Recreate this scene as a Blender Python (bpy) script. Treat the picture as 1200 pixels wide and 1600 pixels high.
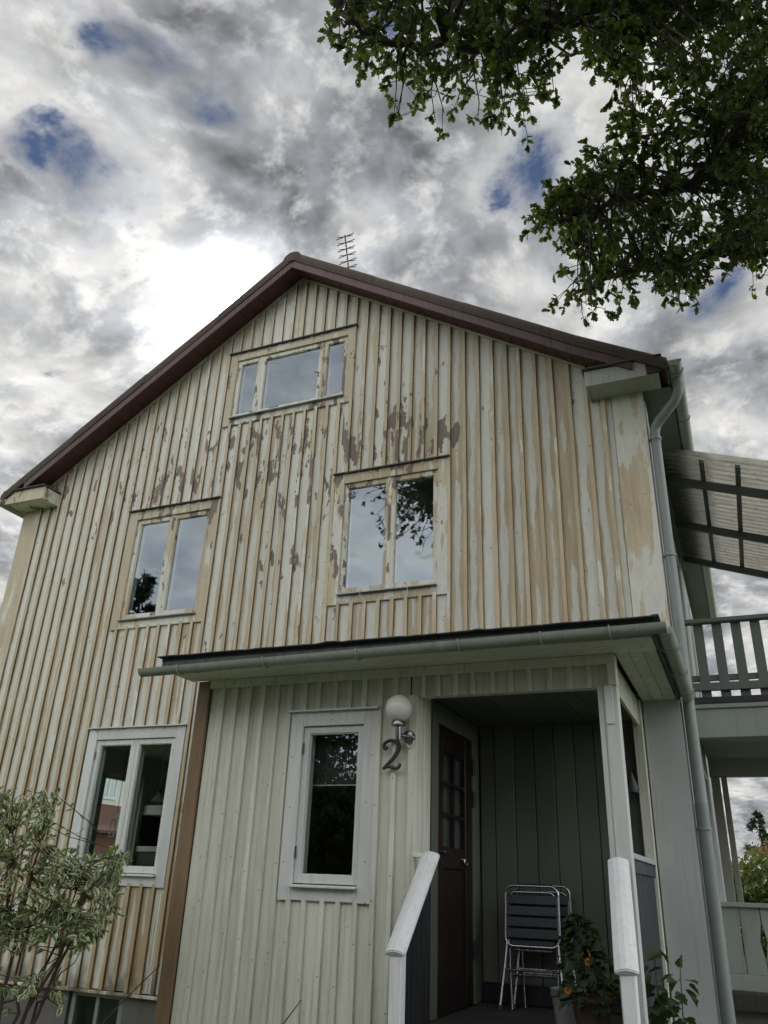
import bpy, bmesh, math, random
import numpy as np
from mathutils import Vector, Matrix
random.seed(7); rng = np.random.default_rng(11)
for o in list(bpy.data.objects): bpy.data.objects.remove(o)
SC = bpy.context.scene; COL = SC.collection
R = math.radians

# ------------------------------------------------------------------ camera
cam = bpy.data.cameras.new('camera'); camo = bpy.data.objects.new('camera', cam); COL.objects.link(camo)
yaw, pitch, roll = R(23.843), R(25.042), R(2.268)
fw = Vector((-math.sin(yaw)*math.cos(pitch), math.cos(yaw)*math.cos(pitch), math.sin(pitch)))
r0 = Vector((math.cos(yaw), math.sin(yaw), 0)); u0 = r0.cross(fw)
rr = r0*math.cos(roll)+u0*math.sin(roll); uu = -r0*math.sin(roll)+u0*math.cos(roll)
CAM = Vector((0, -7, 1.6)); FPX = 1243.6
camo.matrix_world = Matrix(((rr.x, uu.x, -fw.x, CAM.x), (rr.y, uu.y, -fw.y, CAM.y), (rr.z, uu.z, -fw.z, CAM.z), (0, 0, 0, 1)))
cam.sensor_fit = 'VERTICAL'; cam.sensor_height = 36; cam.lens = FPX/1600*36; cam.clip_end = 3000; cam.clip_start = 0.05
SC.camera = camo
SC.render.resolution_x = 768; SC.render.resolution_y = 1024

# ------------------------------------------------------------------ world, sun, exposure
SUN = Vector((-0.492, 0.608, 0.623)).normalized()
W = bpy.data.worlds.new('World'); SC.world = W; W.use_nodes = True
class NT:
    """tiny node-tree helper"""
    def __init__(s, tree): s.t = tree; s.n = tree.nodes; s.l = tree.links
    def node(s, kind, **kw):
        n = s.n.new(kind)
        for k, v in kw.items(): setattr(n, k, v)
        return n
    def put(s, sock, v):
        if v is None: return
        if hasattr(v, 'is_output') or isinstance(v, bpy.types.NodeSocket): s.l.new(v, sock)
        else: sock.default_value = v
    def math(s, op, a, b=None, c=None, clamp=False):
        n = s.node('ShaderNodeMath', operation=op); n.use_clamp = clamp
        for i, v in enumerate((a, b, c)): s.put(n.inputs[i], v)
        return n.outputs[0]
    def vmath(s, op, a, b=None, out=0):
        n = s.node('ShaderNodeVectorMath', operation=op)
        s.put(n.inputs[0], a)
        if b is not None: s.put(n.inputs[1], b)
        return n.outputs[out]
    def noise(s, vec, scale=1., detail=4., rough=.55, dist=0., color=False):
        n = s.node('ShaderNodeTexNoise'); s.put(n.inputs['Vector'], vec)
        n.inputs['Scale'].default_value = scale; n.inputs['Detail'].default_value = detail
        n.inputs['Roughness'].default_value = rough; n.inputs['Distortion'].default_value = dist
        return n.outputs['Color' if color else 'Fac']
    def smooth(s, v, a, b, lo=0., hi=1.):
        n = s.node('ShaderNodeMapRange', interpolation_type='SMOOTHSTEP')
        s.put(n.inputs['Value'], v); s.put(n.inputs['From Min'], a); s.put(n.inputs['From Max'], b)
        n.inputs['To Min'].default_value = lo; n.inputs['To Max'].default_value = hi
        return n.outputs['Result']
    def mix(s, f, a, b, blend='MIX'):
        n = s.node('ShaderNodeMix', data_type='RGBA', blend_type=blend)
        s.put(n.inputs[0], f); s.put(n.inputs[6], col4(a)); s.put(n.inputs[7], col4(b)); return n.outputs[2]
    def comb(s, x, y, z):
        n = s.node('ShaderNodeCombineXYZ')
        for i, v in enumerate((x, y, z)): s.put(n.inputs[i], v)
        return n.outputs[0]
    def sep(s, v):
        n = s.node('ShaderNodeSeparateXYZ'); s.put(n.inputs[0], v); return n.outputs
def col4(c):
    if isinstance(c, (tuple, list)) and len(c) == 3: return (*c, 1)
    return c

def build_world():
    t = NT(W.node_tree); t.n.clear()
    out = t.node('ShaderNodeOutputWorld')
    sky = t.node('ShaderNodeTexSky', sky_type='NISHITA', sun_disc=False)
    sky.sun_elevation = math.asin(SUN.z); sky.sun_rotation = math.atan2(SUN.x, SUN.y)
    sky.altitude = 50; sky.air_density = 1.0; sky.dust_density = .0; sky.ozone_density = 3.0
    d = t.node('ShaderNodeTexCoord').outputs['Generated']
    d = t.vmath('NORMALIZE', d)
    x, y, z = t.sep(d)
    zz = t.math('MAXIMUM', t.math('ADD', z, .28), .30)
    p = t.comb(t.math('DIVIDE', x, zz), t.math('DIVIDE', y, zz), 0.)
    warp = t.noise(p, 2.6, 2, .55, color=True)
    wv = t.vmath('MULTIPLY', t.vmath('SUBTRACT', warp, (.5, .5, .5)), (.13, .13, .13))
    q = t.vmath('ADD', p, wv)
    n0 = t.noise(t.vmath('ADD', q, (5.1, 2.2, 3)), 2.5, 2, .5)
    q1 = t.vmath('ADD', q, (3.7, 1.9, 0))
    n1 = t.noise(q1, 7.5, 5, .58)
    sp = (SUN.x/(SUN.z+.28), SUN.y/(SUN.z+.28), 0)
    toward = t.vmath('MULTIPLY', t.vmath('NORMALIZE', t.vmath('SUBTRACT', sp, p)), (.027, .027, 0))
    n1b = t.noise(t.vmath('ADD', q1, toward), 7.5, 4, .58)
    lit = t.math('SUBTRACT', n1, n1b)
    n2 = t.noise(t.vmath('ADD', q, (8.1, 5.3, 2)), 21., 4, .6)
    bil = t.math('SUBTRACT', 1., t.math('ABSOLUTE', t.math('MULTIPLY', t.math('SUBTRACT', n2, .5), 3.2)))
    dens = t.math('ADD', t.math('MULTIPLY', n0, .26), t.math('MULTIPLY', n1, .46))
    dens = t.math('ADD', dens, t.math('MULTIPLY', n2, .24))
    dens = t.math('ADD', dens, t.math('MULTIPLY', bil, .05))
    dot = t.vmath('DOT_PRODUCT', d, tuple(SUN), out=1)
    s = t.math('MAXIMUM', dot, 0.)
    # torn openings in the deck
    holes = None
    for (px, py, rad) in HOLES:
        dr = (fw + rr*((px-600)/FPX) + uu*((800-py)/FPX)).normalized()
        hp = (dr.x/(dr.z+.28), dr.y/(dr.z+.28), 0)
        dist = t.vmath('DISTANCE', t.vmath('ADD', p, t.vmath('MULTIPLY', wv, (2.0, 2.0, 0))), hp, out=1)
        h = t.smooth(dist, rad, 0.)
        holes = h if holes is None else t.math('MAXIMUM', holes, h)
    cover = t.math('SUBTRACT', t.math('ADD', dens, t.math('ADD', t.math('MULTIPLY', t.math('SUBTRACT', n2, .5), .30), t.math('MULTIPLY', t.math('SUBTRACT', n1, .5), .35))), t.math('MULTIPLY', holes, .36))
    gap = t.smooth(cover, .39, .12)
    # cloud light: thin parts glow, thick parts are grey underneath
    thick = t.smooth(dens, .43, .63)
    lum = t.math('SUBTRACT', 1.0, t.math('MULTIPLY', thick, .70))
    glow = t.math('ADD', t.math('MULTIPLY', t.math('POWER', s, 26), .28), t.math('MULTIPLY', t.math('POWER', s, 500), 1.8))
    glow = t.math('ADD', glow, t.math('MULTIPLY', t.math('POWER', s, 3000), 16.))
    back = t.smooth(dot, .72, -.35, 0, 1)
    lum = t.math('MAXIMUM', t.math('ADD', lum, t.math('MULTIPLY', lit, 1.5)), .12)
    lum = t.math('MULTIPLY', lum, t.math('ADD', 1.0, glow))
    lum = t.math('ADD', lum, t.math('MULTIPLY', t.math('POWER', s, 900), .8))
    lum = t.math('ADD', lum, t.math('MULTIPLY', back, BACKLIT))
    cc = t.mix(thick, (1.0, .985, .95), (.93, .97, 1.04))
    cc = t.vmath('MULTIPLY', cc, t.comb(lum, lum, lum))
    cc = t.vmath('MULTIPLY', cc, (CLOUD, CLOUD, CLOUD))
    sk = t.vmath('MULTIPLY', sky.outputs[0], (SKYK*.75, SKYK*.85, SKYK))
    c = t.mix(t.math('MULTIPLY', gap, .95), cc, sk)
    bg = t.node('ShaderNodeBackground'); t.l.new(c, bg.inputs[0]); bg.inputs[1].default_value = 1
    t.l.new(bg.outputs[0], out.inputs[0])
HOLES = [(272, 128, .075), (222, 60, .075), (112, 262, .095), (60, 240, .06), (822, 300, .12), (1110, 455, .06), (620, 5, .06)]
CLOUD, BACKLIT, SKYK = .475, 1.95, .03
build_world()
W.cycles.sampling_method = 'MANUAL'; W.cycles.sample_map_resolution = 256
sl = bpy.data.lights.new('sun', 'SUN'); sl.energy = 1.4; sl.angle = R(10); sl.color = (1, .95, .87)
so = bpy.data.objects.new('sun', sl); COL.objects.link(so); so.rotation_euler = SUN.to_track_quat('Z', 'Y').to_euler(); so.location = (-20, 25, 30)
SC.view_settings.view_transform = 'Standard'; SC.view_settings.look = 'None'; SC.view_settings.gamma = 1
SC.view_settings.use_curve_mapping = False; SC.view_settings.exposure = 0.72
SC.render.engine = 'CYCLES'
SC.cycles.max_bounces = 6; SC.cycles.diffuse_bounces = 3; SC.cycles.glossy_bounces = 3; SC.cycles.transparent_max_bounces = 10

# ------------------------------------------------------------------ mesh helpers
WL = {}   # world location of every object
def empty(name, loc, label, cat, group=None):
    o = bpy.data.objects.new(name, None); COL.objects.link(o); o.location = loc; o.empty_display_size = .2
    WL[o] = Vector(loc); tag(o, label, cat, group); return o
def tag(o, label=None, cat=None, group=None, kind=None):
    if label: o['label'] = label
    if cat: o['category'] = cat
    if group: o['group'] = group
    if kind: o['kind'] = kind
    return o
class MB:
    def __init__(s): s.v = []; s.f = []
    def add(s, vs, fs):
        b = len(s.v); s.v += [tuple(v) for v in vs]; s.f += [tuple(b+i for i in f) for f in fs]; return s
    def box(s, x0, x1, y0, y1, z0, z1):
        return s.add([(x0,y0,z0),(x1,y0,z0),(x1,y1,z0),(x0,y1,z0),(x0,y0,z1),(x1,y0,z1),(x1,y1,z1),(x0,y1,z1)],
                     [(3,2,1,0),(4,5,6,7),(0,1,5,4),(1,2,6,5),(2,3,7,6),(3,0,4,7)])
    def prism(s, poly, vec):
        """poly: 3-D loop, extruded along vec"""
        n = len(poly); a = [Vector(p) for p in poly]; b = [p+Vector(vec) for p in a]
        nor = sum(((a[i]-a[0]).cross(a[(i+1) % n]-a[0]) for i in range(n)), Vector())
        if nor.dot(Vector(vec)) > 0: a.reverse(); b.reverse()
        return s.add(a+b, [tuple(range(n)), tuple(range(2*n-1, n-1, -1))]+[((i+1) % n, i, n+i, n+(i+1) % n) for i in range(n)])
    def tube(s, pts, rad, n=8, cap=True):
        pts = [Vector(p) for p in pts]; m = len(pts)
        if not hasattr(rad, '__len__'): rad = [rad]*m
        b = len(s.v); prev = None
        for i, p in enumerate(pts):
            t = (pts[min(i+1, m-1)]-pts[max(i-1, 0)]).normalized()
            if prev is None: a = t.orthogonal().normalized()
            else:
                a = prev-t*prev.dot(t)
                a = a.normalized() if a.length > 1e-6 else t.orthogonal().normalized()
            prev = a; c = t.cross(a)
            for k in range(n):
                th = 2*math.pi*k/n
                s.v.append(tuple(p+(a*math.cos(th)+c*math.sin(th))*rad[i]))
        for i in range(m-1):
            for k in range(n):
                s.f.append((b+i*n+k, b+i*n+(k+1) % n, b+(i+1)*n+(k+1) % n, b+(i+1)*n+k))
        if cap:
            s.f.append(tuple(b+k for k in range(n-1, -1, -1))); s.f.append(tuple(b+(m-1)*n+k for k in range(n)))
        return s
    def lathe(s, prof, c, n=20, axis='z'):
        b = len(s.v)
        for (r_, h) in prof:
            for k in range(n):
                th = 2*math.pi*k/n; a, d = r_*math.cos(th), r_*math.sin(th)
                if axis == 'z': s.v.append((c[0]+a, c[1]+d, c[2]+h))
                elif axis == 'y': s.v.append((c[0]+a, c[1]+h, c[2]+d))
                else: s.v.append((c[0]+h, c[1]+a, c[2]+d))
        for i in range(len(prof)-1):
            for k in range(n):
                s.f.append((b+i*n+k, b+i*n+(k+1) % n, b+(i+1)*n+(k+1) % n, b+(i+1)*n+k))
        return s
    def build(s, name, mat, parent=None, bevel=0., smooth=False, seg=1, loc=None):
        v = np.array(s.v, float)
        if loc is None:
            lo, hi = v.min(0), v.max(0); loc = np.array([(lo[0]+hi[0])/2, (lo[1]+hi[1])/2, lo[2]])
        me = bpy.data.meshes.new(name); me.from_pydata((v-np.array(loc)).tolist(), [], s.f); me.update()
        bm = bmesh.new(); bm.from_mesh(me)
        bmesh.ops.recalc_face_normals(bm, faces=bm.faces[:])
        if bevel:
            es = [e for e in bm.edges if len(e.link_faces) == 2 and e.calc_face_angle(0) > .5]
            bmesh.ops.bevel(bm, geom=es, offset=bevel, segments=seg, affect='EDGES', clamp_overlap=True)
        bm.to_mesh(me); bm.free()
        if smooth:
            me.polygons.foreach_set('use_smooth', [True]*len(me.polygons))
            if smooth != 'all':
                try: me.set_sharp_from_angle(angle=R(40))
                except Exception: pass
        me.materials.append(M[mat] if isinstance(mat, str) else mat)
        return link(name, me, loc, parent)
def link(name, me, loc, parent=None):
    o = bpy.data.objects.new(name, me); COL.objects.link(o); loc = Vector(loc); WL[o] = loc
    if parent is not None: o.parent = parent; o.location = loc-WL[parent]
    else: o.location = loc
    return o
def bx(name, mat, parent, x0, x1, y0, y1, z0, z1, bevel=.003):
    return MB().box(x0, x1, y0, y1, z0, z1).build(name, mat, parent, bevel)
def copy_tree(o, parent=None):
    c = o.copy(); COL.objects.link(c); c.parent = parent; WL[c] = WL[o].copy()
    for ch in o.children: copy_tree(ch, c)
    return c

# ------------------------------------------------------------------ materials
M = {}
def new_mat(name):
    m = bpy.data.materials.new(name); m.use_nodes = True; t = NT(m.node_tree); M[name] = m
    b = t.n['Principled BSDF']; return m, t, b
def bump(t, b, h, strength=.3, dist=.003):
    n = t.node('ShaderNodeBump'); n.inputs['Strength'].default_value = strength; n.inputs['Distance'].default_value = dist
    t.put(n.inputs['Height'], h); t.l.new(n.outputs[0], b.inputs['Normal'])
def stretch(t, kx, ky, kz, off=True):
    pos = t.node('ShaderNodeNewGeometry').outputs['Position']
    v = t.vmath('MULTIPLY', pos, (kx, ky, kz))
    if off:
        rnd = t.node('ShaderNodeObjectInfo').outputs['Random']
        k = t.math('MULTIPLY', rnd, 37.)
        v = t.vmath('ADD', v, t.comb(k, t.math('MULTIPLY', rnd, 13.), 0.))
    return v
def paint(name, c, c2=None, rough=.6, grain=30., dirt=.25, dirtc=(.12, .11, .09), metal=0., spec=.4, blotch=1.6, bstr=.25, flake=None):
    """painted timber / metal: base colour, soft tonal blotches, fine streaks, specks"""
    m, t, b = new_mat(name)
    c2 = c2 or tuple(k*.82 for k in c)
    big = t.noise(stretch(t, blotch, blotch, blotch*.6), 1, 4, .6)
    st = t.noise(stretch(t, grain, grain, grain*.05), 1, 4, .6)
    sp = t.noise(stretch(t, 55, 55, 40), 1, 2, .5)
    k = t.mix(t.smooth(big, .3, .72), c, c2)
    k = t.mix(t.math('MULTIPLY', t.smooth(st, .48, .78), dirt), k, dirtc)
    k = t.mix(t.math('MULTIPLY', t.smooth(sp, .68, .76), dirt*1.4), k, dirtc)
    if flake:
        fl = t.noise(stretch(t, 9, 9, 3.2), 1, 5, .62)
        k = t.mix(t.smooth(fl, flake[1], flake[1]+.025), k, flake[0])
    rv = t.smooth(t.node('ShaderNodeObjectInfo').outputs['Random'], 0., 1., .90, 1.05); k = t.vmath('MULTIPLY', k, t.comb(rv, rv, rv))
    run = t.noise(stretch(t, 11, 11, .7), 1, 4, .6)
    k = t.mix(t.math('MULTIPLY', t.smooth(run, .52, .78), dirt*.55), k, dirtc)
    t.l.new(k, b.inputs['Base Color'])
    t.put(b.inputs['Roughness'], t.smooth(st, .2, .8, rough-.1, rough+.12)); b.inputs['Metallic'].default_value = metal
    b.inputs['Specular IOR Level'].default_value = spec
    bump(t, b, t.math('ADD', st, t.math('MULTIPLY', big, .6)), bstr, .003)
    return m
def weathered(name, edge, bias, bare=0., fresh=0.):
    """old paint worn in layers: bluish white top coat, cream undercoat, grey-brown bare wood"""
    m, t, b = new_mat(name)
    pos = t.node('ShaderNodeNewGeometry').outputs['Position']; x, y, z = t.sep(pos)
    lx = t.sep(t.node('ShaderNodeTexCoord').outputs['Object'])[0]
    rnd = t.node('ShaderNodeObjectInfo').outputs['Random']
    e = t.math('MULTIPLY', t.math('ABSOLUTE', lx), 1/.075) if edge else .8
    nA = t.noise(stretch(t, 7, 7, 1.5), 1, 4, .55); nB = t.noise(stretch(t, 24, 24, 6), 1, 4, .6)
    nL = t.noise(stretch(t, .9, .9, .55, False), 1, 3, .5)
    v = t.math('SUBTRACT', 1.0, e) if edge else .2
    v = t.math('ADD', v, t.math('MULTIPLY', t.math('SUBTRACT', nA, .5), 2.3))
    v = t.math('ADD', v, t.math('MULTIPLY', t.math('SUBTRACT', nB, .5), .55))
    v = t.math('ADD', v, t.math('MULTIPLY', t.math('SUBTRACT', nL, .5), 1.3))
    v = t.math('ADD', v, t.math('MULTIPLY', t.math('SUBTRACT', rnd, .5), .55))
    white = t.smooth(v, bias-.05, bias+.05)
    half = t.smooth(v, bias-.28, bias+.02)
    # height / side dependence of the weathering: the gable and the band between the storeys are worn to the wood
    up = t.smooth(z, 5.0, 7.2); left = t.smooth(x, -2.2, -5.5)
    reg = None
    for (cx, cz, rx, rz, k) in ((-2.95, 6.12, .85, .55, .215), (-5.85, 6.05, .8, .5, .20), (-4.5, 5.9, 1.3, 1.1, .16), (-6.9, 6.2, 1.2, .8, .09), (-3.6, 7.2, .9, .8, .08), (-3.75, 5.0, .6, .9, .10)):
        ex = t.math('DIVIDE', t.math('SUBTRACT', x, cx), rx); ez = t.math('DIVIDE', t.math('SUBTRACT', z, cz), rz)
        g = t.math('MULTIPLY', t.math('EXPONENT', t.math('MULTIPLY', t.math('ADD', t.math('MULTIPLY', ex, ex), t.math('MULTIPLY', ez, ez)), -1.)), k)
        reg = g if reg is None else t.math('MAXIMUM', reg, g)
    nC = t.noise(stretch(t, 7, 7, 2.6), 1, 6, .6); nD = t.noise(stretch(t, 1.3, 1.3, 1.2, False), 1, 2, .5)
    bv = t.math('ADD', nC, reg)
    bv = t.math('ADD', bv, t.math('MULTIPLY', t.math('SUBTRACT', nD, .5), .16))
    bv = t.math('ADD', bv, t.math('MULTIPLY', t.math('SUBTRACT', rnd, .5), .05))
    bv = t.math('ADD', bv, bare)
    wood = t.smooth(bv, .69, .703)
    gr = t.noise(stretch(t, 90, 90, 3.5), 1, 4, .6)
    tan = t.mix(t.smooth(t.noise(stretch(t, 13, 13, 1.4), 1, 4, .6), .3, .7), (.63, .545, .395), (.50, .41, .27))
    tan = t.mix(t.math('MULTIPLY', t.smooth(gr, .5, .75), .45), tan, (.27, .20, .13))
    grey = t.math('MULTIPLY', t.math('MAXIMUM', up, t.math('MULTIPLY', left, t.smooth(z, 3.6, 5.6))), .62)
    tan = t.mix(grey, tan, (.55, .495, .39))
    drip = t.math('MULTIPLY', t.smooth(z, 3.4, 1.0), .55)
    tan = t.mix(drip, tan, (.44, .32, .165))
    wc = t.mix(t.smooth(nB, .3, .75), (.73, .73, .655), (.64, .64, .57))
    wc = t.mix(t.math('MULTIPLY', grey, .55), wc, (.60, .595, .53))
    cream = t.mix(.5, tan, (.60, .55, .42))
    c = t.mix(half, tan, cream); c = t.mix(white, c, wc)
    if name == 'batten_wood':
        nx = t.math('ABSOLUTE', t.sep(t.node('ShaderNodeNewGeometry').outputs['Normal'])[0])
        c = t.mix(t.math('MULTIPLY', t.smooth(nx, .55, .8), t.smooth(nA, .25, .55, .45, .95)), c, (.12, .082, .054))  # side faces browned: worn wood plus a painted shadow line beside each batten
    bc = t.mix(t.smooth(gr, .3, .7), (.27, .225, .19), (.19, .155, .13))
    c = t.mix(wood, c, bc)
    foot = t.math('MULTIPLY', t.smooth(z, .95, .6), t.smooth(nC, .42, .6))
    c = t.mix(t.math('MULTIPLY', foot, .75), c, (.10, .085, .06))
    sp = t.noise(stretch(t, 30, 30, 22), 1, 2, .5)
    c = t.mix(t.math('MULTIPLY', t.smooth(sp, .69, .75), .55), c, (.14, .10, .07))
    rv = t.smooth(rnd, 0., 1., .90, 1.04); c = t.vmath('MULTIPLY', c, t.comb(rv, rv, rv))
    t.l.new(c, b.inputs['Base Color']); b.inputs['Roughness'].default_value = .72; b.inputs['Specular IOR Level'].default_value = .3
    h = t.math('ADD', t.math('MULTIPLY', white, .5), t.math('MULTIPLY', t.math('SUBTRACT', 1., wood), .7))
    bump(t, b, t.math('ADD', h, t.math('MULTIPLY', gr, .35)), .5, .003)
    return m
weathered('siding', True, .50)
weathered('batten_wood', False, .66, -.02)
weathered('trim_worn', False, .26, .055)
weathered('sash_worn', False, .12, .075)
weathered('corner_worn', False, .30, -.10)
paint('porch_cream', (.72, .72, .63), (.64, .64, .56), dirt=.36)
paint('porch_trim', (.67, .69, .675), (.60, .625, .615), dirt=.24)
paint('fresh_white', (.70, .72, .72), (.64, .66, .66), dirt=.16, flake=((.50, .38, .20), .70))
paint('rail_white', (.82, .83, .84), (.75, .77, .79), dirt=.2, grain=45)
paint('panel_grey', (.46, .485, .485), (.40, .425, .43), dirt=.25)
paint('porch_inner_shaded', (.125, .138, .105), (.10, .112, .086), dirt=.2)  # porch paint darkened so the colour carries the niche's shade
paint('brown_board', (.235, .165, .095), (.18, .12, .07), dirt=.5, dirtc=(.10, .06, .03))
paint('fascia', (.125, .075, .078), (.098, .058, .062), dirt=.35, dirtc=(.04, .03, .03))
paint('soffit_red', (.115, .045, .045), (.085, .035, .038), dirt=.3, dirtc=(.03, .02, .02))
paint('verge', (.072, .048, .044), (.078, .062, .044), dirt=.5, dirtc=(.05, .05, .03), blotch=5, rough=.8)
paint('tile_red', (.16, .07, .05), (.12, .06, .045), rough=.8)
paint('gutter', (.34, .37, .325), (.28, .31, .27), dirt=.3, rough=.42, dirtc=(.10, .11, .08))
paint('pipe', (.24, .275, .27), (.215, .25, .24), dirt=.25, rough=.42)
paint('eave_green', (.16, .18, .155), (.13, .15, .13), dirt=.3)
paint('eave_pale', (.50, .52, .48), (.42, .44, .40), dirt=.3, flake=((.14, .07, .06), .69))
paint('bare_end', (.11, .075, .065), (.07, .045, .04), rough=.85, dirt=.5, flake=((.45, .47, .44), .66))
paint('felt', (.035, .037, .040), (.055, .055, .052), rough=.85, dirt=.4, dirtc=(.02, .02, .02))
paint('felt_edge', (.10, .105, .105), (.07, .075, .075), rough=.7, dirt=.5, dirtc=(.03, .03, .03))
paint('zinc', (.42, .45, .46), (.32, .34, .35), rough=.35, metal=.6, dirt=.3)
paint('chrome', (.38, .39, .41), (.32, .33, .35), rough=.22, metal=1., dirt=.1)
paint('steel', (.28, .29, .30), (.22, .23, .24), rough=.28, metal=1., dirt=.2)
paint('black_iron', (.03, .031, .035), (.045, .045, .05), rough=.45, dirt=.3, dirtc=(.13, .13, .13))
paint('slat_dark', (.035, .04, .05), (.03, .033, .042), rough=.5, dirt=.2)
paint('rail_dark', (.018, .02, .026), (.014, .015, .02), rough=.5, dirt=.2)
paint('door_wood', (.022, .011, .012), (.015, .008, .009), rough=.35, dirt=.3, dirtc=(.01, .01, .01))
paint('balcony_green', (.125, .14, .125), (.105, .12, .105), dirt=.25)
paint('balcony_beam', (.30, .33, .30), (.26, .285, .26), dirt=.2)
paint('balcony_pale', (.40, .40, .34), (.35, .35, .30), dirt=.2)
paint('concrete', (.17, .165, .155), (.13, .127, .12), rough=.9, dirt=.4, grain=20)
paint('deck', (.035, .033, .032), (.028, .026, .026), rough=.7, dirt=.4)
paint('room_wall', (.55, .54, .50), (.50, .49, .45), dirt=.05)
paint('room_dark', (.10, .095, .09), (.08, .075, .07), dirt=.1)
paint('white_enamel', (.75, .75, .73), (.7, .7, .68), rough=.3, dirt=.03)
paint('terracotta', (.10, .055, .035), (.08, .045, .03), rough=.85)
paint('bucket_grey', (.30, .31, .31), (.25, .26, .26), rough=.5)
paint('flower_orange', (.55, .19, .03), (.48, .15, .02), rough=.6, dirt=0)
paint('flower_eye', (.02, .008, .012), rough=.7)
paint('bark_oak', (.055, .047, .038), (.035, .031, .026), rough=.95, dirt=.5, grain=16, bstr=.9)
paint('bark_shrub', (.075, .05, .04), (.05, .035, .03), rough=.8)
paint('brick_roof', (.15, .065, .05), (.11, .05, .04), rough=.85)
paint('render_white', (.70, .70, .67), (.64, .64, .61), rough=.85, dirt=.1)
paint('dark_roof', (.045, .04, .045), rough=.8)
def leafmat(name, c1, c2, tr, trans=.45, rough=.45, margin=None):
    m, t, b = new_mat(name)
    n = t.noise(stretch(t, 3.5, 3.5, 3.5), 1, 3, .6); n2 = t.noise(stretch(t, 40, 40, 40), 1, 2, .6)
    k = t.mix(t.smooth(t.math('ADD', t.math('MULTIPLY', n, .6), t.math('MULTIPLY', n2, .4)), .35, .65), c1, c2)
    if margin is not None:
        at = t.node('ShaderNodeAttribute', attribute_name='edge').outputs['Fac']
        n5 = t.noise(stretch(t, 17, 17, 17), 1, 2, .5)
        f = t.smooth(t.math('ADD', t.math('ADD', at, t.math('MULTIPLY', t.math('SUBTRACT', n5, .5), .9)), t.math('MULTIPLY', t.math('SUBTRACT', n2, .5), .7)), .46, .64)
        k = t.mix(f, k, margin)
    t.l.new(k, b.inputs['Base Color']); b.inputs['Roughness'].default_value = rough; b.inputs['Specular IOR Level'].default_value = .35
    tl = t.node('ShaderNodeBsdfTranslucent'); t.l.new(t.mix(.6, k, tr), tl.inputs[0])
    mx = t.node('ShaderNodeMixShader'); mx.inputs[0].default_value = trans
    t.l.new(b.outputs[0], mx.inputs[1]); t.l.new(tl.outputs[0], mx.inputs[2]); t.l.new(mx.outputs[0], t.n['Material Output'].inputs[0])
leafmat('oak_leaf', (.028, .047, .012), (.048, .076, .018), (.13, .20, .025), .34)
leafmat('shrub_leaf', (.10, .16, .06), (.17, .23, .095), (.28, .36, .12), .3, margin=(.62, .655, .43))
leafmat('vine_leaf', (.03, .06, .022), (.05, .085, .03), (.08, .14, .03), .25)
leafmat('hedge_leaf', (.075, .125, .03), (.12, .17, .045), (.2, .28, .05), .35)
leafmat('hedge_tip', (.22, .13, .07), (.20, .17, .06), (.3, .2, .08), .35)
leafmat('far_leaf', (.035, .06, .02), (.055, .085, .03), (.1, .15, .03), .3)
leafmat('needle', (.025, .045, .028), (.04, .06, .035), (.04, .07, .03), .15)
def glassmat(name, r0, tint=(.93, .96, .95), rough=.0, power=1.):
    """double glazing: clear with Fresnel reflection; a slight waviness"""
    m, t, b = new_mat(name); t.n.remove(b)
    geo = t.node('ShaderNodeNewGeometry'); cs = t.math('ABSOLUTE', t.vmath('DOT_PRODUCT', geo.outputs['Normal'], geo.outputs['Incoming'], out=1))
    sch = t.math('ADD', r0, t.math('MULTIPLY', t.math('POWER', t.math('SUBTRACT', 1., cs, clamp=True), 5.), 1-r0))
    g = t.node('ShaderNodeBsdfGlossy'); g.inputs['Roughness'].default_value = rough; g.inputs[0].default_value = (.82, .90, 1, 1)
    tr = t.node('ShaderNodeBsdfTransparent'); tr.inputs[0].default_value = (*tint, 1)
    n = t.node('ShaderNodeBump'); n.inputs['Strength'].default_value = .012; n.inputs['Distance'].default_value = .02
    t.put(n.inputs['Height'], t.noise(stretch(t, 1.6, 1.6, 1.6), 1, 2, .5)); t.l.new(n.outputs[0], g.inputs['Normal'])
    mx = t.node('ShaderNodeMixShader'); t.l.new(sch, mx.inputs[0])
    t.l.new(tr.outputs[0], mx.inputs[1]); t.l.new(g.outputs[0], mx.inputs[2]); t.l.new(mx.outputs[0], t.n['Material Output'].inputs[0])
glassmat('glass', .12); glassmat('glass_low', .02); glassmat('glass_mid', .08)
m_, t_, b_ = new_mat('opal'); b_.inputs['Base Color'].default_value = (.72, .72, .68, 1); b_.inputs['Roughness'].default_value = .12
b_.inputs['Subsurface Weight'].default_value = .3; b_.inputs['Subsurface Radius'].default_value = (.05, .05, .05)
def sheetmat():
    m, t, b = new_mat('fibre_sheet')
    n = t.noise(stretch(t, 2.5, 30, 2.5), 1, 5, .65); n2 = t.noise(stretch(t, 14, 50, 14), 1, 4, .7)
    k = t.mix(t.smooth(n, .3, .7), (.46, .45, .40), (.34, .33, .29))
    k = t.mix(t.math('MULTIPLY', t.smooth(n2, .5, .7), .6), k, (.16, .145, .10))
    t.l.new(k, b.inputs['Base Color']); b.inputs['Roughness'].default_value = .6
    tl = t.node('ShaderNodeBsdfTranslucent'); t.l.new(k, tl.inputs[0])
    mx = t.node('ShaderNodeMixShader'); mx.inputs[0].default_value = .5
    t.l.new(b.outputs[0], mx.inputs[1]); t.l.new(tl.outputs[0], mx.inputs[2]); t.l.new(mx.outputs[0], t.n['Material Output'].inputs[0])
sheetmat()
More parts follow.
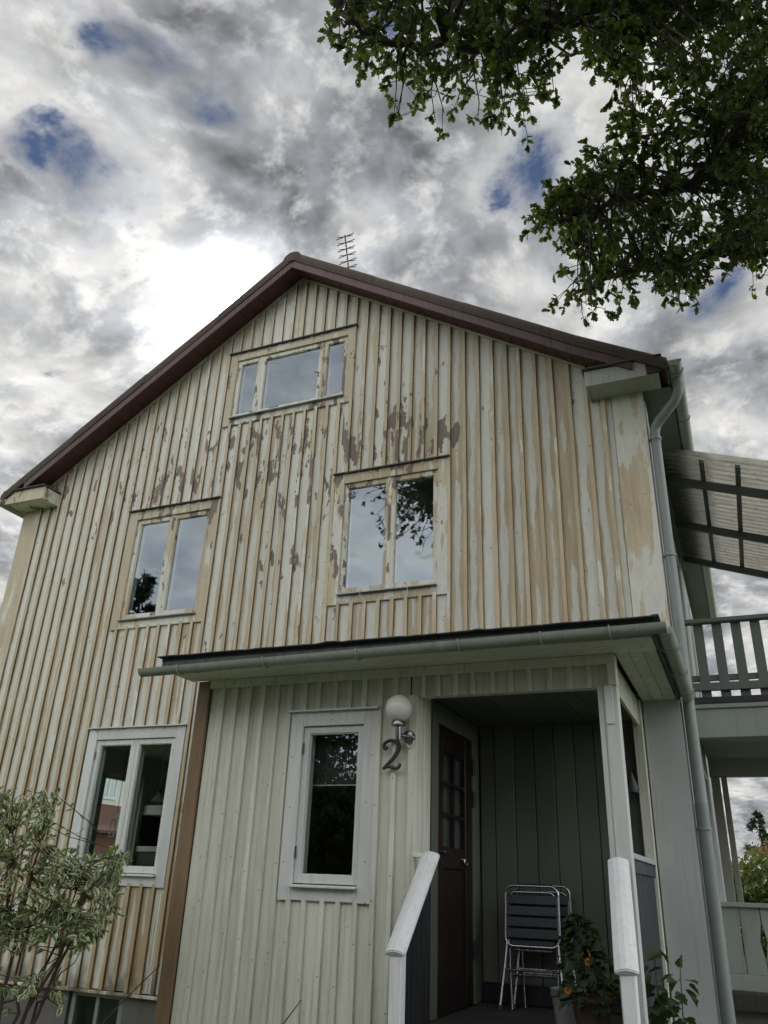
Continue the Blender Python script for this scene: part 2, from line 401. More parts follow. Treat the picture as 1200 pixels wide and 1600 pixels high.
def groundmat(name, c1, c2, c3, sc):
    m, t, b = new_mat(name)
    n = t.noise(stretch(t, sc, sc, sc, False), 1, 6, .65); n2 = t.noise(stretch(t, sc*20, sc*20, sc*20, False), 1, 4, .6)
    k = t.mix(t.smooth(n, .35, .65), c1, c2); k = t.mix(t.math('MULTIPLY', t.smooth(n2, .45, .7), .6), k, c3)
    t.l.new(k, b.inputs['Base Color']); b.inputs['Roughness'].default_value = .95; bump(t, b, n2, .6, .02)
groundmat('lawn', (.06, .095, .03), (.09, .12, .04), (.04, .06, .02), .5)
groundmat('gravel_mat', (.10, .096, .09), (.08, .077, .07), (.05, .048, .045), 1.5)

# ------------------------------------------------------------------ setting
def sheet(name, mat, pts, z):
    o = MB().add([(x, y, z) for x, y in pts], [tuple(range(len(pts)))]).build(name, mat); tag(o, kind='structure'); return o
sheet('ground', 'lawn', [(-900, -900), (900, -900), (900, 900), (-900, 900)], 0)
sheet('gravel_path', 'gravel_mat', [(-3.4, -30), (2.6, -30), (2.6, -3.4), (1.2, -2.6), (-3.0, -2.6), (-3.4, -3.4)], .006)

# ------------------------------------------------------------------ the house
RX, RZ = -4.38, 8.96; XL, XR = -8.39, -0.371; LEN = 7.6
def zt(x):
    """top line of the gable edge of the roof"""
    if x <= RX: return RZ-.678*(RX-x)
    z = RZ-.648*(min(x, -.95)-RX)
    return z-(.585*(x+.95) if x > -.95 else 0)
SOFF = .20
def wall_top(x): return zt(x)-SOFF-.01
house = empty('wooden_house', (RX, 0, 0), 'tall timber house whose cream and white paint is peeling off the boarded gable', 'house')
WIN = {'T': (-5.345, -3.56, 6.675, 7.755), 'L': (-6.53, -5.228, 4.16, 5.675), 'R': (-3.70, -2.378, 4.19, 5.712), 'LL': (-6.54, -5.262, 1.489, 3.031)}
INSET = .10
wall = MB()
holes = {k: (a+INSET, b-INSET, c+INSET, d-INSET) for k, (a, b, c, d) in WIN.items()}
def gaps(xa, xb, z0, hs):
    """vertical runs of a strip xa..xb that are not inside any of the holes"""
    runs = [(z0, None)]
    for (a, b, c, d) in hs:
        if b <= xa+1e-6 or a >= xb-1e-6: continue
        out = []
        for (p, q) in runs:
            if d <= p or (q is not None and c >= q): out.append((p, q)); continue
            if c > p: out.append((p, c))
            if q is None or d < q: out.append((d, q))
        runs = out
    return runs
def strip(mb, xa, xb, za, zb, y0, y1):
    """upright piece; zb None = up to the soffit line"""
    if zb is None:
        top = [(xb, y0, wall_top(xb))]
        if xa < RX-.002 < xb-.004: top.append((RX, y0, wall_top(RX)))
        top.append((xa, y0, wall_top(xa)))
    else: top = [(xb, y0, zb), (xa, y0, zb)]
    mb.prism([(xa, y0, za), (xb, y0, za)]+top, (0, y1-y0, 0))
cuts = sorted({XL+.02, XR-.02, RX} | {h[0] for h in holes.values()} | {h[1] for h in holes.values()})
for xa, xb in zip(cuts, cuts[1:]):
    for za, zb in gaps(xa, xb, .6, holes.values()): strip(wall, xa, xb, za, zb, .055, .19)
bw = wall.build('wall', 'room_wall', house)
# rear, side walls, floors: left wall has the kitchen's side window and an opening added for light
sw = MB(); KW = (2.3, 3.12, 1.7, 2.9)
ztl, ztr = 6.0, 6.05
sw.box(XL+.02, XL+.16, .19, .4, .6, ztl); sw.box(XL+.02, XL+.16, 1.9, KW[0], .6, ztl); sw.box(XL+.02, XL+.16, .4, 1.9, .6, 1.5); sw.box(XL+.02, XL+.16, .4, 1.9, 3.0, ztl); sw.box(XL+.02, XL+.16, KW[1], LEN, .6, ztl)
sw.box(XL+.02, XL+.16, KW[0], KW[1], .6, KW[2]); sw.box(XL+.02, XL+.16, KW[0], KW[1], KW[3], ztl)
sw.build('side_wall', 'room_wall', house)
bx('side_wall', 'eave_green', house, XR-.16, XR-.02, .19, LEN, .6, ztr, 0)
bx('rear_wall', 'room_wall', house, XL+.03, XR-.03, LEN, LEN+.14, .6, 6.0, 0)
bx('floor_slab', 'porch_inner_shaded', house, XL+.17, XR-.17, .195, LEN-.01, .62, .80, 0)
bx('floor_slab', 'room_wall', house, XL+.17, XR-.17, .195, LEN-.01, 3.22, 3.42, 0)
bx('floor_slab', 'room_wall', house, XL+.17, XR-.17, .195, LEN-.01, 6.05, 6.18, 0)
bx('partition', 'room_wall', house, XL+.17, -4.35, 3.9, 4.0, .81, 3.21, 0)
bx('partition', 'room_wall', house, -4.4, -4.3, .2, 3.89, .81, 3.21, 0)
bx('partition', 'room_wall', house, XL+.17, XR-.17, 2.6, 2.7, 3.43, 6.04, 0)
bx('partition', 'room_wall', house, -6.4, -2.4, 1.6, 1.7, 6.19, 7.5, 0)
bx('foundation', 'concrete', house, XL+.03, -6.24, .06, .30, 0, .615, 0)
bx('foundation', 'concrete', house, -5.58, XR-.03, .06, .30, 0, .615, 0)
bx('foundation', 'concrete', house, -6.24, -5.58, .06, .30, 0, .14, 0)
bx('foundation', 'concrete', house, XL+.03, XR-.03, .31, LEN, 0, .61, 0)
# boards and battens
BXS = [-8.09+.1505*k for k in range(39)]
BXS = [x for x in BXS if x < -2.33]+[-2.20, -2.045, -1.89, -1.73, -1.59, -1.42, -1.25, -1.08, -.915, -.755]
ZB = .594
tr_out = [(a+.03, b-.03, c+.03, d-.03) for (a, b, c, d) in WIN.values()]
PORCH_CUT = (-4.05, -.36, 0, 3.12)
edges_ = [-8.09]+BXS[1:]+[-.672]
for xa, xb in zip(edges_, edges_[1:]):
    # split where a window edge cuts a board lengthways
    cs = sorted({xa, xb} | {h for w in tr_out for h in w[:2] if xa+.004 < h < xb-.004} | ({RX} if xa+.02 < RX < xb-.02 else set()))
    for a, b in zip(cs, cs[1:]):
        for za, zb in gaps(a, b, ZB, tr_out+[PORCH_CUT]):
            if zb is not None and zb-za < .03: continue
            d = random.uniform(-.002, .002); m = MB(); g0 = .0015 if a in (xa,) else 0; g1 = .0015 if b in (xb,) else 0
            strip(m, a+g0, b-g1, za+(random.uniform(0, .012) if za == ZB else 0), zb, .028+d, .053)
            m.build('board', 'siding', house)
def batten(parent, mat, x, za, zb, y0, y1, w=.044, top=None):
    n = max(2, int((zb-za)/.45)); m = MB(); zs = np.linspace(za, zb, n+1); ph = random.random()*9
    L = []
    for z in zs:
        j = .0022*math.sin(z*2.1+ph)+random.uniform(-.0012, .0012); k = random.uniform(-.0012, .0012)
        h = w/2; L.append([(x+j-h+.008, y1, z), (x+j-h+.008, y1-.006, z), (x+j-h, y1-.007, z), (x+j-h, y0+.003+k, z), (x+j-h+.004, y0+k, z), (x+j+h-.004, y0+k, z), (x+j+h, y0+.003+k, z), (x+j+h, y1-.007, z), (x+j+h-.008, y1-.006, z), (x+j+h-.008, y1, z)])
    if top:
        L[-1] = [(p[0], p[1], top(p[0])) for p in L[-1]]
    m.v = [p for r_ in L for p in r_]; c = len(L[0])
    for i in range(n):
        for k in range(c-1): m.f.append((i*c+k, i*c+k+1, i*c+c+k+1, i*c+c+k))
    m.f.append(tuple(range(c))); e = n*c; m.f.append(tuple(e+c-1-k for k in range(c)))
    return m.build('batten', mat, parent)
for x in BXS:
    for za, zb in gaps(x-.02, x+.02, ZB+.004, tr_out+[PORCH_CUT]):
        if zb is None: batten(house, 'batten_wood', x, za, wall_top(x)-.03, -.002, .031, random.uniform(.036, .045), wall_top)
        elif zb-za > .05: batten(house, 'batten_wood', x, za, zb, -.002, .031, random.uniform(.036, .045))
# corner boards
for xa, xb, z0 in ((XL, -8.095, ZB), (-.668, XR, 3.13)):
    m = MB(); strip(m, xa, xb, z0, None, .016, .052); m.build('corner_board', 'corner_worn', house)
bx('corner_board', 'panel_grey', house, -.668, XR, .016, .052, .35, 3.126)
bx('corner_board', 'trim_worn', house, XL, XL+.03, .055, .25, ZB, 6.0, .002)
bx('corner_board', 'panel_grey', house, XR-.018, XR+.012, .055, .30, .35, 6.0, .002)
bx('drip_board', 'trim_worn', house, XL, -4.03, .0, .05, ZB-.03, ZB-.002, .004)

# windows ------------------------------------------------------------
def window(parent, key, rect, yf, splits, tmat, smat, tw=.115, gl='glass', cap='felt_edge', sillmat='zinc', sash=.05, hinges=True, catch=False, capz=.012):
    x0, x1, z0, z1 = rect
    w = empty_part('window', parent, ((x0+x1)/2, yf, z0))
    B = .003
    # surround
    bx('trim_board', tmat, w, x0, x0+tw, yf, yf+.027, z0, z1-.002, B)
    bx('trim_board', tmat, w, x1-tw, x1, yf, yf+.027, z0, z1-.002, B)
    bx('trim_board', tmat, w, x0+tw+.001, x1-tw-.001, yf+.002, yf+.027, z1-tw, z1-.002, B)
    bx('trim_board', tmat, w, x0+tw+.001, x1-tw-.001, yf+.002, yf+.027, z0+.004, z0+tw*.86, B)
    m = MB().prism([(x0-.02, yf-.035, z1+.000), (x0-.02, yf-.035, z1+capz), (x0-.02, yf+.024, z1+capz+.012), (x0-.02, yf+.024, z1)], (x1-x0+.04, 0, 0))
    m.build('drip_cap', cap, w, .001)
    # reveal lining and sashes
    xi, xj, zi, zj = x0+tw-.004, x1-tw+.004, z0+tw*.86-.004, z1-tw+.004
    lin = MB(); lin.box(xi-.02, xi, yf+.028, yf+.17, zi, zj); lin.box(xj, xj+.02, yf+.028, yf+.17, zi, zj)
    lin.box(xi, xj, yf+.028, yf+.17, zj, zj+.02); lin.box(xi, xj, yf+.028, yf+.17, zi-.02, zi)
    lin.build('reveal', smat, w)
    bx('sill_flashing', sillmat, w, xi+.002, xj-.002, yf-.045, yf+.04, zi+.002, zi+.016, .003).rotation_euler.x = R(5)
    fr = [0]+splits+[1]; W_ = xj-xi
    for i in range(len(fr)-1):
        a, b = xi+W_*fr[i]+.006, xi+W_*fr[i+1]-.006; lo, hi = zi+.026, zj-.008; ya, yb = yf+.026, yf+.068
        s = MB(); s.box(a, a+sash, ya, yb, lo, hi); s.box(b-sash, b, ya, yb, lo, hi)
        s.box(a+sash, b-sash, ya+.0015, yb, hi-sash, hi-.0005); s.box(a+sash, b-sash, ya+.0015, yb, lo+.0005, lo+sash*1.15)
        # glazing putty bead
        p = .008; za, zb2 = lo+sash*1.15, hi-sash
        s.box(a+sash, a+sash+p, ya+.012, yb-.006, za, zb2); s.box(b-sash-p, b-sash, ya+.012, yb-.006, za, zb2)
        s.box(a+sash+p, b-sash-p, ya+.012, yb-.006, zb2-p, zb2); s.box(a+sash+p, b-sash-p, ya+.012, yb-.006, za, za+p)
        s.build('sash', smat, w)
        g = MB().box(a+sash-.004, b-sash+.004, ya+.024, ya+.028, za-.004, zb2+.004).build('pane', gl, w)
        # inner sash of the coupled window
        s2 = MB(); k = sash*.9; yc, yd = yf+.10, yf+.135
        s2.box(a, a+k, yc, yd, lo, hi); s2.box(b-k, b, yc, yd, lo, hi); s2.box(a+k, b-k, yc, yd, hi-k, hi); s2.box(a+k, b-k, yc, yd, lo, lo+k)
        s2.build('inner_sash', 'porch_trim', w)
        if hinges:
            hx = a+.004 if i == 0 else (b-.004 if i == len(fr)-2 else None)
            if hx is not None:
                for hz in (lo+.16, hi-.2): MB().tube([(hx, ya-.008, hz), (hx, ya-.008, hz+.08)], .008, 8).build('hinge', 'steel', w, smooth=True)
        if len(fr) == 3:
            ex = b-.02 if i == 0 else a+.02
            for ez in (lo, hi-.075):
                e = MB(); e.box(ex-.008, ex+.008, ya-.003, ya+.001, ez, ez+.075)
                e.build('corner_iron', smat, w)
    if len(fr) > 2:
        for f in splits:
            xm = xi+W_*f; bx('mullion', smat, w, xm-.016, xm+.016, yf+.02, yf+.1, zi+.018, zj-.002, .003)
    if catch:
        xm = xi+W_*splits[-1]-.055
        MB().tube([(xm+.02, yf+.02, z0+.52), (xm-.01, yf+.01, z0+.53), (xm-.045, yf+.012, z0+.535)], .008, 8).build('catch', 'steel', w, smooth=True)
    return w
def empty_part(name, parent, loc):
    o = bpy.data.objects.new(name, None); COL.objects.link(o); loc = Vector(loc); WL[o] = loc; o.empty_display_size = .1
    if parent is not None: o.parent = parent; o.location = loc-WL[parent]
    return o
wT = window(house, 'T', WIN['T'], 0, [.225, .785], 'trim_worn', 'sash_worn', tw=.105, catch=True)
wL = window(house, 'L', WIN['L'], 0, [.5], 'trim_worn', 'sash_worn')
wR = window(house, 'R', WIN['R'], 0, [.5], 'trim_worn', 'sash_worn')
wK = window(house, 'LL', WIN['LL'], 0, [.5], 'fresh_white', 'porch_trim', cap='fresh_white', gl='glass_low', sillmat='fresh_white')
wT['label'] = 'three-light attic window under the ridge'; wK['label'] = 'kitchen window with repainted white surround'
for x in (-3.32, -2.80):
    MB().tube([(x+.03, -.05, 4.33), (x+.015, -.055, 4.30), (x, -.006, 4.205)], .004, 6).build('window_hook', 'porch_trim', wR, smooth=True)
# unseen side window added to light the kitchen, its seen side window, basement window
light_window = empty_part('window', house, (XL+.08, 1.15, 1.5))
s = MB()
for a, b in ((.4, .47), (1.115, 1.185), (1.83, 1.9)): s.box(XL+.05, XL+.10, a, b, 1.5, 3.0)
s.build('sash', 'porch_trim', light_window)
MB().box(XL+.07, XL+.075, .41, 1.89, 1.51, 2.99).build('pane', 'glass_low', light_window)
ks = empty_part('window', house, (XL+.08, 2.6, 1.75))
s = MB()
for a, b in ((KW[0], KW[0]+.05), (KW[1]-.05, KW[1])): s.box(XL+.05, XL+.10, a, b, KW[2], KW[3])
s.box(XL+.052, XL+.098, KW[0]+.07, KW[1]-.07, KW[2], KW[2]+.07); s.box(XL+.052, XL+.098, KW[0]+.07, KW[1]-.07, KW[3]-.07, KW[3])
s.build('sash', 'porch_trim', ks)
MB().box(XL+.07, XL+.075, KW[0]+.06, KW[1]-.06, KW[2]+.06, KW[3]-.06).build('pane', 'glass_low', ks)
bw_ = empty_part('window', house, (-5.91, .1, .14))
s = MB(); X0, X1 = -6.22, -5.60
for a, b in ((X0, X0+.05), (-5.925, -5.885), (X1-.05, X1)): s.box(a, b, .085, .13, .145, .575)
s.box(X0+.05, X1-.05, .087, .128, .525, .574); s.box(X0+.05, X1-.05, .087, .128, .146, .19)
s.build('sash', 'balcony_beam', bw_, .002)
for a, b in ((X0+.05, -5.925), (-5.885, X1-.05)): MB().box(a-.003, b+.003, .105, .109, .187, .528).build('pane', 'glass_low', bw_)
bx('backing', 'rail_dark', bw_, X0, X1, .24, .26, .145, .58, 0)

# roof ---------------------------------------------------------------
YF = -.31
roof = empty_part('roof', house, (RX, 0, 8.6))
def slope_band(mb, prof, xa, xb, f=zt):
    """sheared prism: prof is a loop of (y, dz) swept along the roof line from xa to xb"""
    n = len(prof); a = [(xa, y, f(xa)+d) for y, d in prof]; b = [(xb, y, f(xb)+d) for y, d in prof]
    mb.add(a+b, [tuple(range(n)), tuple(range(2*n-1, n-1, -1))]+[(i, (i+1) % n, n+(i+1) % n, n+i) for i in range(n)])
vprof = [(-.05, -.04), (-.05, 0), (-.20, .0), (-.262, -.008), (-.296, -.030), (-.312, -.07), (-.314, -.12), (-.306, -.168), (-.285, -.168), (-.285, -.10), (-.262, -.06), (-.20, -.05)]
def xs_range(a, b, step):
    n = max(1, round(abs(b-a)/step)); return np.linspace(a, b, n+1)
for side, (a, b) in (('l', (RX, XL-.115)), ('r', (RX, -.955))):
    xs = xs_range(a, b, 1.05)
    for i, (p, q) in enumerate(zip(xs, xs[1:])):
        m = MB(); k = .0 if i % 2 else .004
        pr_ = [(y-k if y < -.2 else y, d+k) for y, d in vprof]
        slope_band(m, pr_, p, q+(q-p)*.012); m.build('verge_cap', 'verge', roof, smooth=True)
m = MB(); slope_band(m, [(y-.003 if y < -.2 else y, d+.003) for y, d in vprof], -.957, -.10); m.build('verge_cap', 'verge', roof, smooth=True)
fprof = [(-.298, -.14), (-.298, -.272), (-.272, -.272), (-.272, -.14)]
for (a, b) in ((RX, -7.0), (-7.0, -8.16), (RX, -2.2), (-2.2, -.955), (-.955, -.42)):
    m = MB(); slope_band(m, fprof, a, b); m.build('fascia_board', 'fascia', roof, .0)
# soffit boards run across the overhang, each one a plank
def soffit(a, b, step):
    xs = xs_range(a, b, step)
    for p, q in zip(xs, xs[1:]):
        d = random.uniform(-.003, .003); g = .003*(1 if q > p else -1)
        m = MB(); slope_band(m, [(-.271, -.262+d), (-.271, -.242+d), (.05, -.175+d), (.05, -.195+d)], p+g, q-g); m.build('soffit_board', 'soffit_red', roof)
soffit(RX, -8.12, .125); soffit(RX, -.50, .125)
m = MB(); slope_band(m, [(-.01, -.235), (-.01, -.196), (.026, -.196), (.026, -.235)], RX, XL+.3); m.build('frieze_moulding', 'trim_worn', roof)
m = MB(); slope_band(m, [(-.01, -.235), (-.01, -.196), (.026, -.196), (.026, -.235)], RX, -.9); m.build('frieze_moulding', 'trim_worn', roof)
# ridge caps
for k in range(19):
    y0 = -.318+k*.425; m = MB(); P = []
    for y, s_ in ((y0, 1.06), (y0+.07, 1.06), (y0+.075, 1.0), (y0+.44, .96)):
        P.append([(RX+.125*s_*math.sin(th), y, RZ-.158+.115*s_*math.cos(th)) for th in np.linspace(-1.75, 1.75, 11)])
    m.v = [p for r_ in P for p in r_]
    for i in range(3):
        for j in range(10): m.f.append((i*11+j, i*11+j+1, i*11+12+j, i*11+11+j))
    m.f.append(tuple(range(11)))
    m.build('ridge_tile', 'verge', roof, smooth=True)
# tiled slopes: pantile waves with course steps, one mesh each
def tiles(xa, xb):
    nC = 11; ny = 110; ys = np.linspace(-.2, LEN+.35, ny); xs = []
    for c in range(nC): xs += [(xa+(xb-xa)*c/nC, .035), (xa+(xb-xa)*(c+.995)/nC, .0)]
    m = MB()
    for x, h in xs:
        for y in ys: m.v.append((x, y, zt(x)-.03+h*.6+.018*abs(math.sin(y*math.pi/.3))))
    for i in range(len(xs)-1):
        for j in range(ny-1): m.f.append((i*ny+j, i*ny+j+1, i*ny+ny+j+1, i*ny+ny+j))
    tag(m.build('roof_tiles', 'tile_red', roof), kind='stuff')
tiles(RX, XL-.1); tiles(RX, -.1)
m = MB(); 
for a, b in ((RX, XL-.09), (RX, -.12)): slope_band(m, [(-.26, -.14), (-.26, -.06), (LEN+.3, -.06), (LEN+.3, -.14)], a, b)
m.build('roof_deck', 'soffit_red', roof)
bx('chimney', 'concrete', roof, -4.9, -4.2, 4.2, 4.8, 8.3, 9.3)
# rear gable
m = MB().prism([(XL+.05, LEN, 6.0), (XR-.05, LEN, 6.0), (XR-.05, LEN, zt(XR)-.2), (RX, LEN, RZ-.25), (XL+.05, LEN, zt(XL)-.25)], (0, .12, 0)); m.build('rear_gable', 'room_wall', house)

# boxed eave ends, side eaves, gutters, downspout
def eave_box(x0, x1, z0, z1, worn):
    e = empty_part('eave_box', house, ((x0+x1)/2, -.13, z0))
    cut = x1-.13 if x0 > RX else x1
    bx('front_board', worn, e, x0, cut, -.275, -.25, z0, z1, .003)
    if cut < x1: bx('bare_board_end', 'bare_end', e, cut+.001, x1, -.270, -.25, z0+.02, z1, .004)
    ins = x1 if x0 < RX else x0
    bx('end_board', worn, e, min(ins, ins+(-.022 if ins == x1 else .022)), max(ins, ins+(-.022 if ins == x1 else .022)), -.249, .015, z0+.001, z1-.001, .003)
    bx('underside', worn, e, x0+.024, x1-.024, -.249, .016, z0+.010, z0+.03, .002)
    m = MB().prism([(x0-.02, -.315, z1+.006), (x0-.02, -.315, z1+.016), (x0-.02, .02, z1+.028), (x0-.02, .02, z1+.010)], (x1-x0+.04, 0, 0)); m.build('flashing', 'felt_edge', e)
eave_box(-8.46, -7.80, 5.955, 6.125, 'trim_worn'); eave_box(-.875, -.165, 6.075, 6.25, 'eave_pale')
for xa, xb, z, mt in ((XR-.02, -.10, 6.085, 'eave_green'), (-8.47, XL+.02, 5.965, 'eave_pale')):
    for k in range(8):
        y0 = .02+k*.99 if k else -.248
        bx('eave_board', mt, house, xa, xb, (y0 if k else .018), .02+(k+1)*.99-.006, z, z+.02, .002)
    bx('eave_fascia', mt, house, (xb-.02 if xa > RX else xa), (xb if xa > RX else xa+.02), -.247, LEN+.3, z+.022, z+.15, .002)
def half_gutter(name, mat, parent, p0, p1, rad, thick=.004, n=9, lip=.008, caps=True):
    p0, p1 = Vector(p0), Vector(p1); t = (p1-p0).normalized(); s_ = t.cross(Vector((0, 0, 1))).normalized(); u = Vector((0, 0, 1)); m = MB()
    prof = [(math.cos(a)*rad, -math.sin(a)*rad) for a in np.linspace(0, math.pi, n)]
    prof = prof+[(-rad-lip, .006), (-rad-lip, .012), (-rad+thick, .006)]+[(math.cos(a)*(rad-thick), -math.sin(a)*(rad-thick)) for a in np.linspace(math.pi, 0, n)]
    k = len(prof); a = [p0+s_*x+u*z for x, z in prof]; b = [p1+s_*x+u*z for x, z in prof]
    m.add(a+b, [(i, (i+1) % k, k+(i+1) % k, k+i) for i in range(k)])
    if caps:
        for q in (p0, p1):
            e = [q+s_*x+u*z for x, z in prof[:n]]; m.add(e, [tuple(range(n))])
    return m.build(name, mat, parent, smooth=True)
g = half_gutter('gutter', 'gutter', house, (-.035, -.36, 6.135), (-.035, LEN+.35, 6.10), .062)
for k in range(9):
    y = -.2+k*.9; P = [(-.035+.068*math.cos(a), y, 6.13-.068*math.sin(a)) for a in np.linspace(-.1, math.pi, 9)]
    MB().tube(P, .006, 6).build('gutter_bracket', 'gutter', house, smooth=True)
half_gutter('gutter', 'gutter', house, (-8.53, LEN+.35, 5.98), (-8.53, -.33, 6.01), .062)
PX, PY = XR+.067, .055
pts = [(-.035, -.10, 6.09), (-.035, -.10, 5.98), (-.05, -.095, 5.93), (-.09, -.07, 5.86), (-.24, .02, 5.74), (-.285, .045, 5.69), (PX, PY, 5.63), (PX, PY, 5.5)]
ds = empty_part('downspout', house, (PX, PY, .2))
MB().tube(pts, .047, 16).build('elbow', 'pipe', ds, smooth=True)
MB().tube([(PX, PY, 5.52), (PX, PY, 4.32)], .045, 16).build('pipe', 'pipe', ds, smooth=True)
MB().tube([(PX, PY, 4.38), (PX, PY, 2.2)], .0475, 16).build('pipe', 'pipe', ds, smooth=True)
MB().tube([(PX, PY, 2.26), (PX, PY, .2)], .050, 16).build('pipe', 'pipe', ds, smooth=True)
for z in (5.54, 4.34, 2.06):
    m = MB().lathe([(.054, 0), (.056, .005), (.056, .022), (.054, .027)], (PX, PY, z), 18); m.build('collar', 'pipe', ds, smooth=True)
    MB().box(XR+.0125, PX-.04, PY-.012, PY+.012, z+.002, z+.024).build('clamp', 'black_iron', ds, .002)

# ------------------------------------------------------------------ entrance porch
PF = -1.55; D1 = PF+.028
porch = empty('entrance_porch', (-2.3, -.8, 0), 'pale green-white boarded entrance porch with open doorway niche and hipped felt roof', 'porch')
PWIN = (-3.116, -2.398, 1.473, 2.773); pw = [(PWIN[0]+.03, PWIN[1]-.03, PWIN[2]+.03, PWIN[3]-.03)]
ph = (PWIN[0]+.1, PWIN[1]-.1, PWIN[2]+.1, PWIN[3]-.1)
PB = [-3.90, -3.775, -3.655, -3.53, -3.40, -3.272, -3.147, -3.025, -2.903, -2.762, -2.64, -2.512, -2.385, -2.262, -2.15]
m = MB(); cs = [-3.98, ph[0], ph[1], -2.10]
for a, b in zip(cs, cs[1:]):
    for za, zb in gaps(a, b, .2, [ph]): m.prism([(a, D1+.026, za), (b, D1+.026, za), (b, D1+.026, zb or 3.06), (a, D1+.026, zb or 3.06)], (0, .09, 0))
m.build('wall', 'room_dark', porch)
bx('side_wall', 'porch_cream', porch, -4.005, -3.94, D1+.12, .02, .2, 3.06, 0)
for a, b in zip(PB, PB[1:]):
    cs = sorted({a, b} | {h for h in pw[0][:2] if a+.004 < h < b-.004})
    for p, q in zip(cs, cs[1:]):
        for za, zb in gaps(p, q, .22, pw):
            d = random.uniform(-.002, .002)
            MB().box(p+.001, q-.001, D1+d, D1+.024, za, zb or 3.065).build('board', 'porch_cream', porch)
for x in PB[1:-1]:
    for za, zb in gaps(x-.018, x+.018, .215, pw): batten(porch, 'porch_cream', x, za, zb or 3.062, D1-.027, D1+.003, .036)
bx('corner_board', 'brown_board', porch, -4.02, -3.905, PF-.004, PF+.025, .2, 3.064, .004)
bx('corner_board', 'brown_board', porch, -4.03, -4.006, PF+.026, PF+.13, .2, 3.064, .003)
bx('corner_board', 'porch_cream', porch, -2.148, -2.082, PF-.002, PF+.13, .2, 2.862, .004)
bx('frieze_board', 'porch_cream', porch, -3.9, -.70, PF-.012, PF-.0005+.018, 3.0, 3.066, .003)
# lintel over the doorway niche
bx('lintel', 'porch_cream', porch, -2.145, -.70, D1+.026, PF+.125, 2.855, 3.06, 0)
LB = [-2.14, -2.04, -1.93, -1.795, -1.665, -1.52, -1.385, -1.255, -1.115, -.98, -.85, -.70]
for a, b in zip(LB, LB[1:]):
    MB().box(a+.002, b-.002, D1+random.uniform(-.002, .002), D1+.025, 2.852, 3.064).build('board', 'porch_cream', porch)
for x in LB[1:-1]: batten(porch, 'porch_cream', x, 2.845, 3.0, D1-.027, D1+.002, .03)
sb = np.linspace(PF+.13, .01, 12)
for a, b in zip(sb, sb[1:]): MB().box(-.72, -.697+random.uniform(-.002, .002), a+.002, b-.002, 2.852, 3.066).build('board', 'porch_cream', porch)
# front post of the niche, in two laths, with the paint-chipped splice
bx('post', 'porch_trim', porch, -.762, -.668, PF, PF+.10, .2, 2.85, .006)
bx('post', 'porch_trim', porch, -.800, -.764, PF+.012, PF+.09, .8, 2.85, .004)
bx('post', 'porch_trim', porch, -.752, -.700, PF-.010, PF-.001, 2.60, 2.852, .003)
bx('corner_board', 'porch_cream', porch, -.724, -.666, PF-.010, PF+.10, 2.853, 3.065, .004)
bx('post', 'porch_cream', porch, -.752, -.676, -.075, .012, .2, 3.066, .004)
# niche: back wall, ceiling, floor
nb = [-2.08, -1.95, -1.775, -1.60, -1.43, -1.26, -1.09, -.92, -.755]
for a, b in zip(nb, nb[1:]): MB().box(a+.003, b-.003, .0+random.uniform(-.003, .003), .03, .93, 2.90).build('board', 'porch_inner_shaded', porch, .004)
bx('backing', 'room_dark', porch, -2.1, -.74, .032, .05, .8, 2.95, 0)
bx('skirting', 'rail_dark', porch, -2.08, -.755, -.014, .031, .80, .928, .003)
cb = np.linspace(-2.08, -.725, 11)
for a, b in zip(cb, cb[1:]): MB().box(a+.002, b-.002, PF+.126, .0, 2.90, 2.915).build('ceiling_board', 'porch_inner_shaded', porch)
fb = np.linspace(PF-.05, .03, 13)
for a, b in zip(fb, fb[1:]): MB().box(-2.08, -.70, a+.003, b-.003, .765, .795).build('floor_board', 'deck', porch, .003)
bx('floor_frame', 'concrete', porch, -2.08, -.70, PF, .03, .0, .76, 0)
# niche side wall with the door
xd = -2.09
bx('board', 'porch_cream', porch, xd-.03, xd, PF+.131, -1.40, .8, 2.90, .003)
bx('board', 'porch_cream', porch, xd-.03, xd+.004, -1.397, -1.245, .8, 2.90, .003)
batten_y = bx('batten', 'porch_cream', porch, xd+.003, xd+.02, -1.42, -1.375, .8, 2.90, .003)
bx('door_casing', 'porch_inner_shaded', porch, xd-.03, xd+.018, -1.235, -1.105, .80, 2.815, .003)
bx('door_casing', 'porch_inner_shaded', porch, xd-.03, xd+.018, -.235, -.125, .80, 2.815, .003)
bx('door_casing', 'porch_inner_shaded', porch, xd-.03, xd+.017, -1.104, -.236, 2.74, 2.814, .003)
bx('board', 'porch_inner_shaded', porch, xd-.03, xd, -1.235, -.0, 2.816, 2.9, .003)
bx('board', 'porch_inner_shaded', porch, xd-.03, xd, -.124, -.0, .8, 2.814, .003)
bx('inner_wall', 'room_dark', porch, xd-.09, xd-.05, PF+.12, .03, .2, 3.06, 0)
door = empty_part('door', porch, (xd, -.67, .8))
d0, d1 = -1.10, -.24; py0, py1, pz0, pz1 = -.965, -.41, 1.87, 2.55
m = MB(); dx0, dx1 = xd-.035, xd+.005
m.box(dx0, dx1, d0, py0, .81, 2.735); m.box(dx0, dx1, py1, d1, .81, 2.735); m.box(dx0, dx1-.001, py0, py1, pz1, 2.735); m.box(dx0, dx1-.001, py0, py1, 1.72, pz0)
m.box(dx0, dx1-.001, py0, py1, .81, .98)
m.build('door_leaf', 'door_wood', door, .003)
bx('door_panel', 'door_wood', door, dx0+.008, dx1-.014, py0, py1, .98, 1.72, .004)
m = MB(); ym = (py0+py1)/2
m.box(dx0+.005, dx1-.004, ym-.016, ym+.016, pz0, pz1)
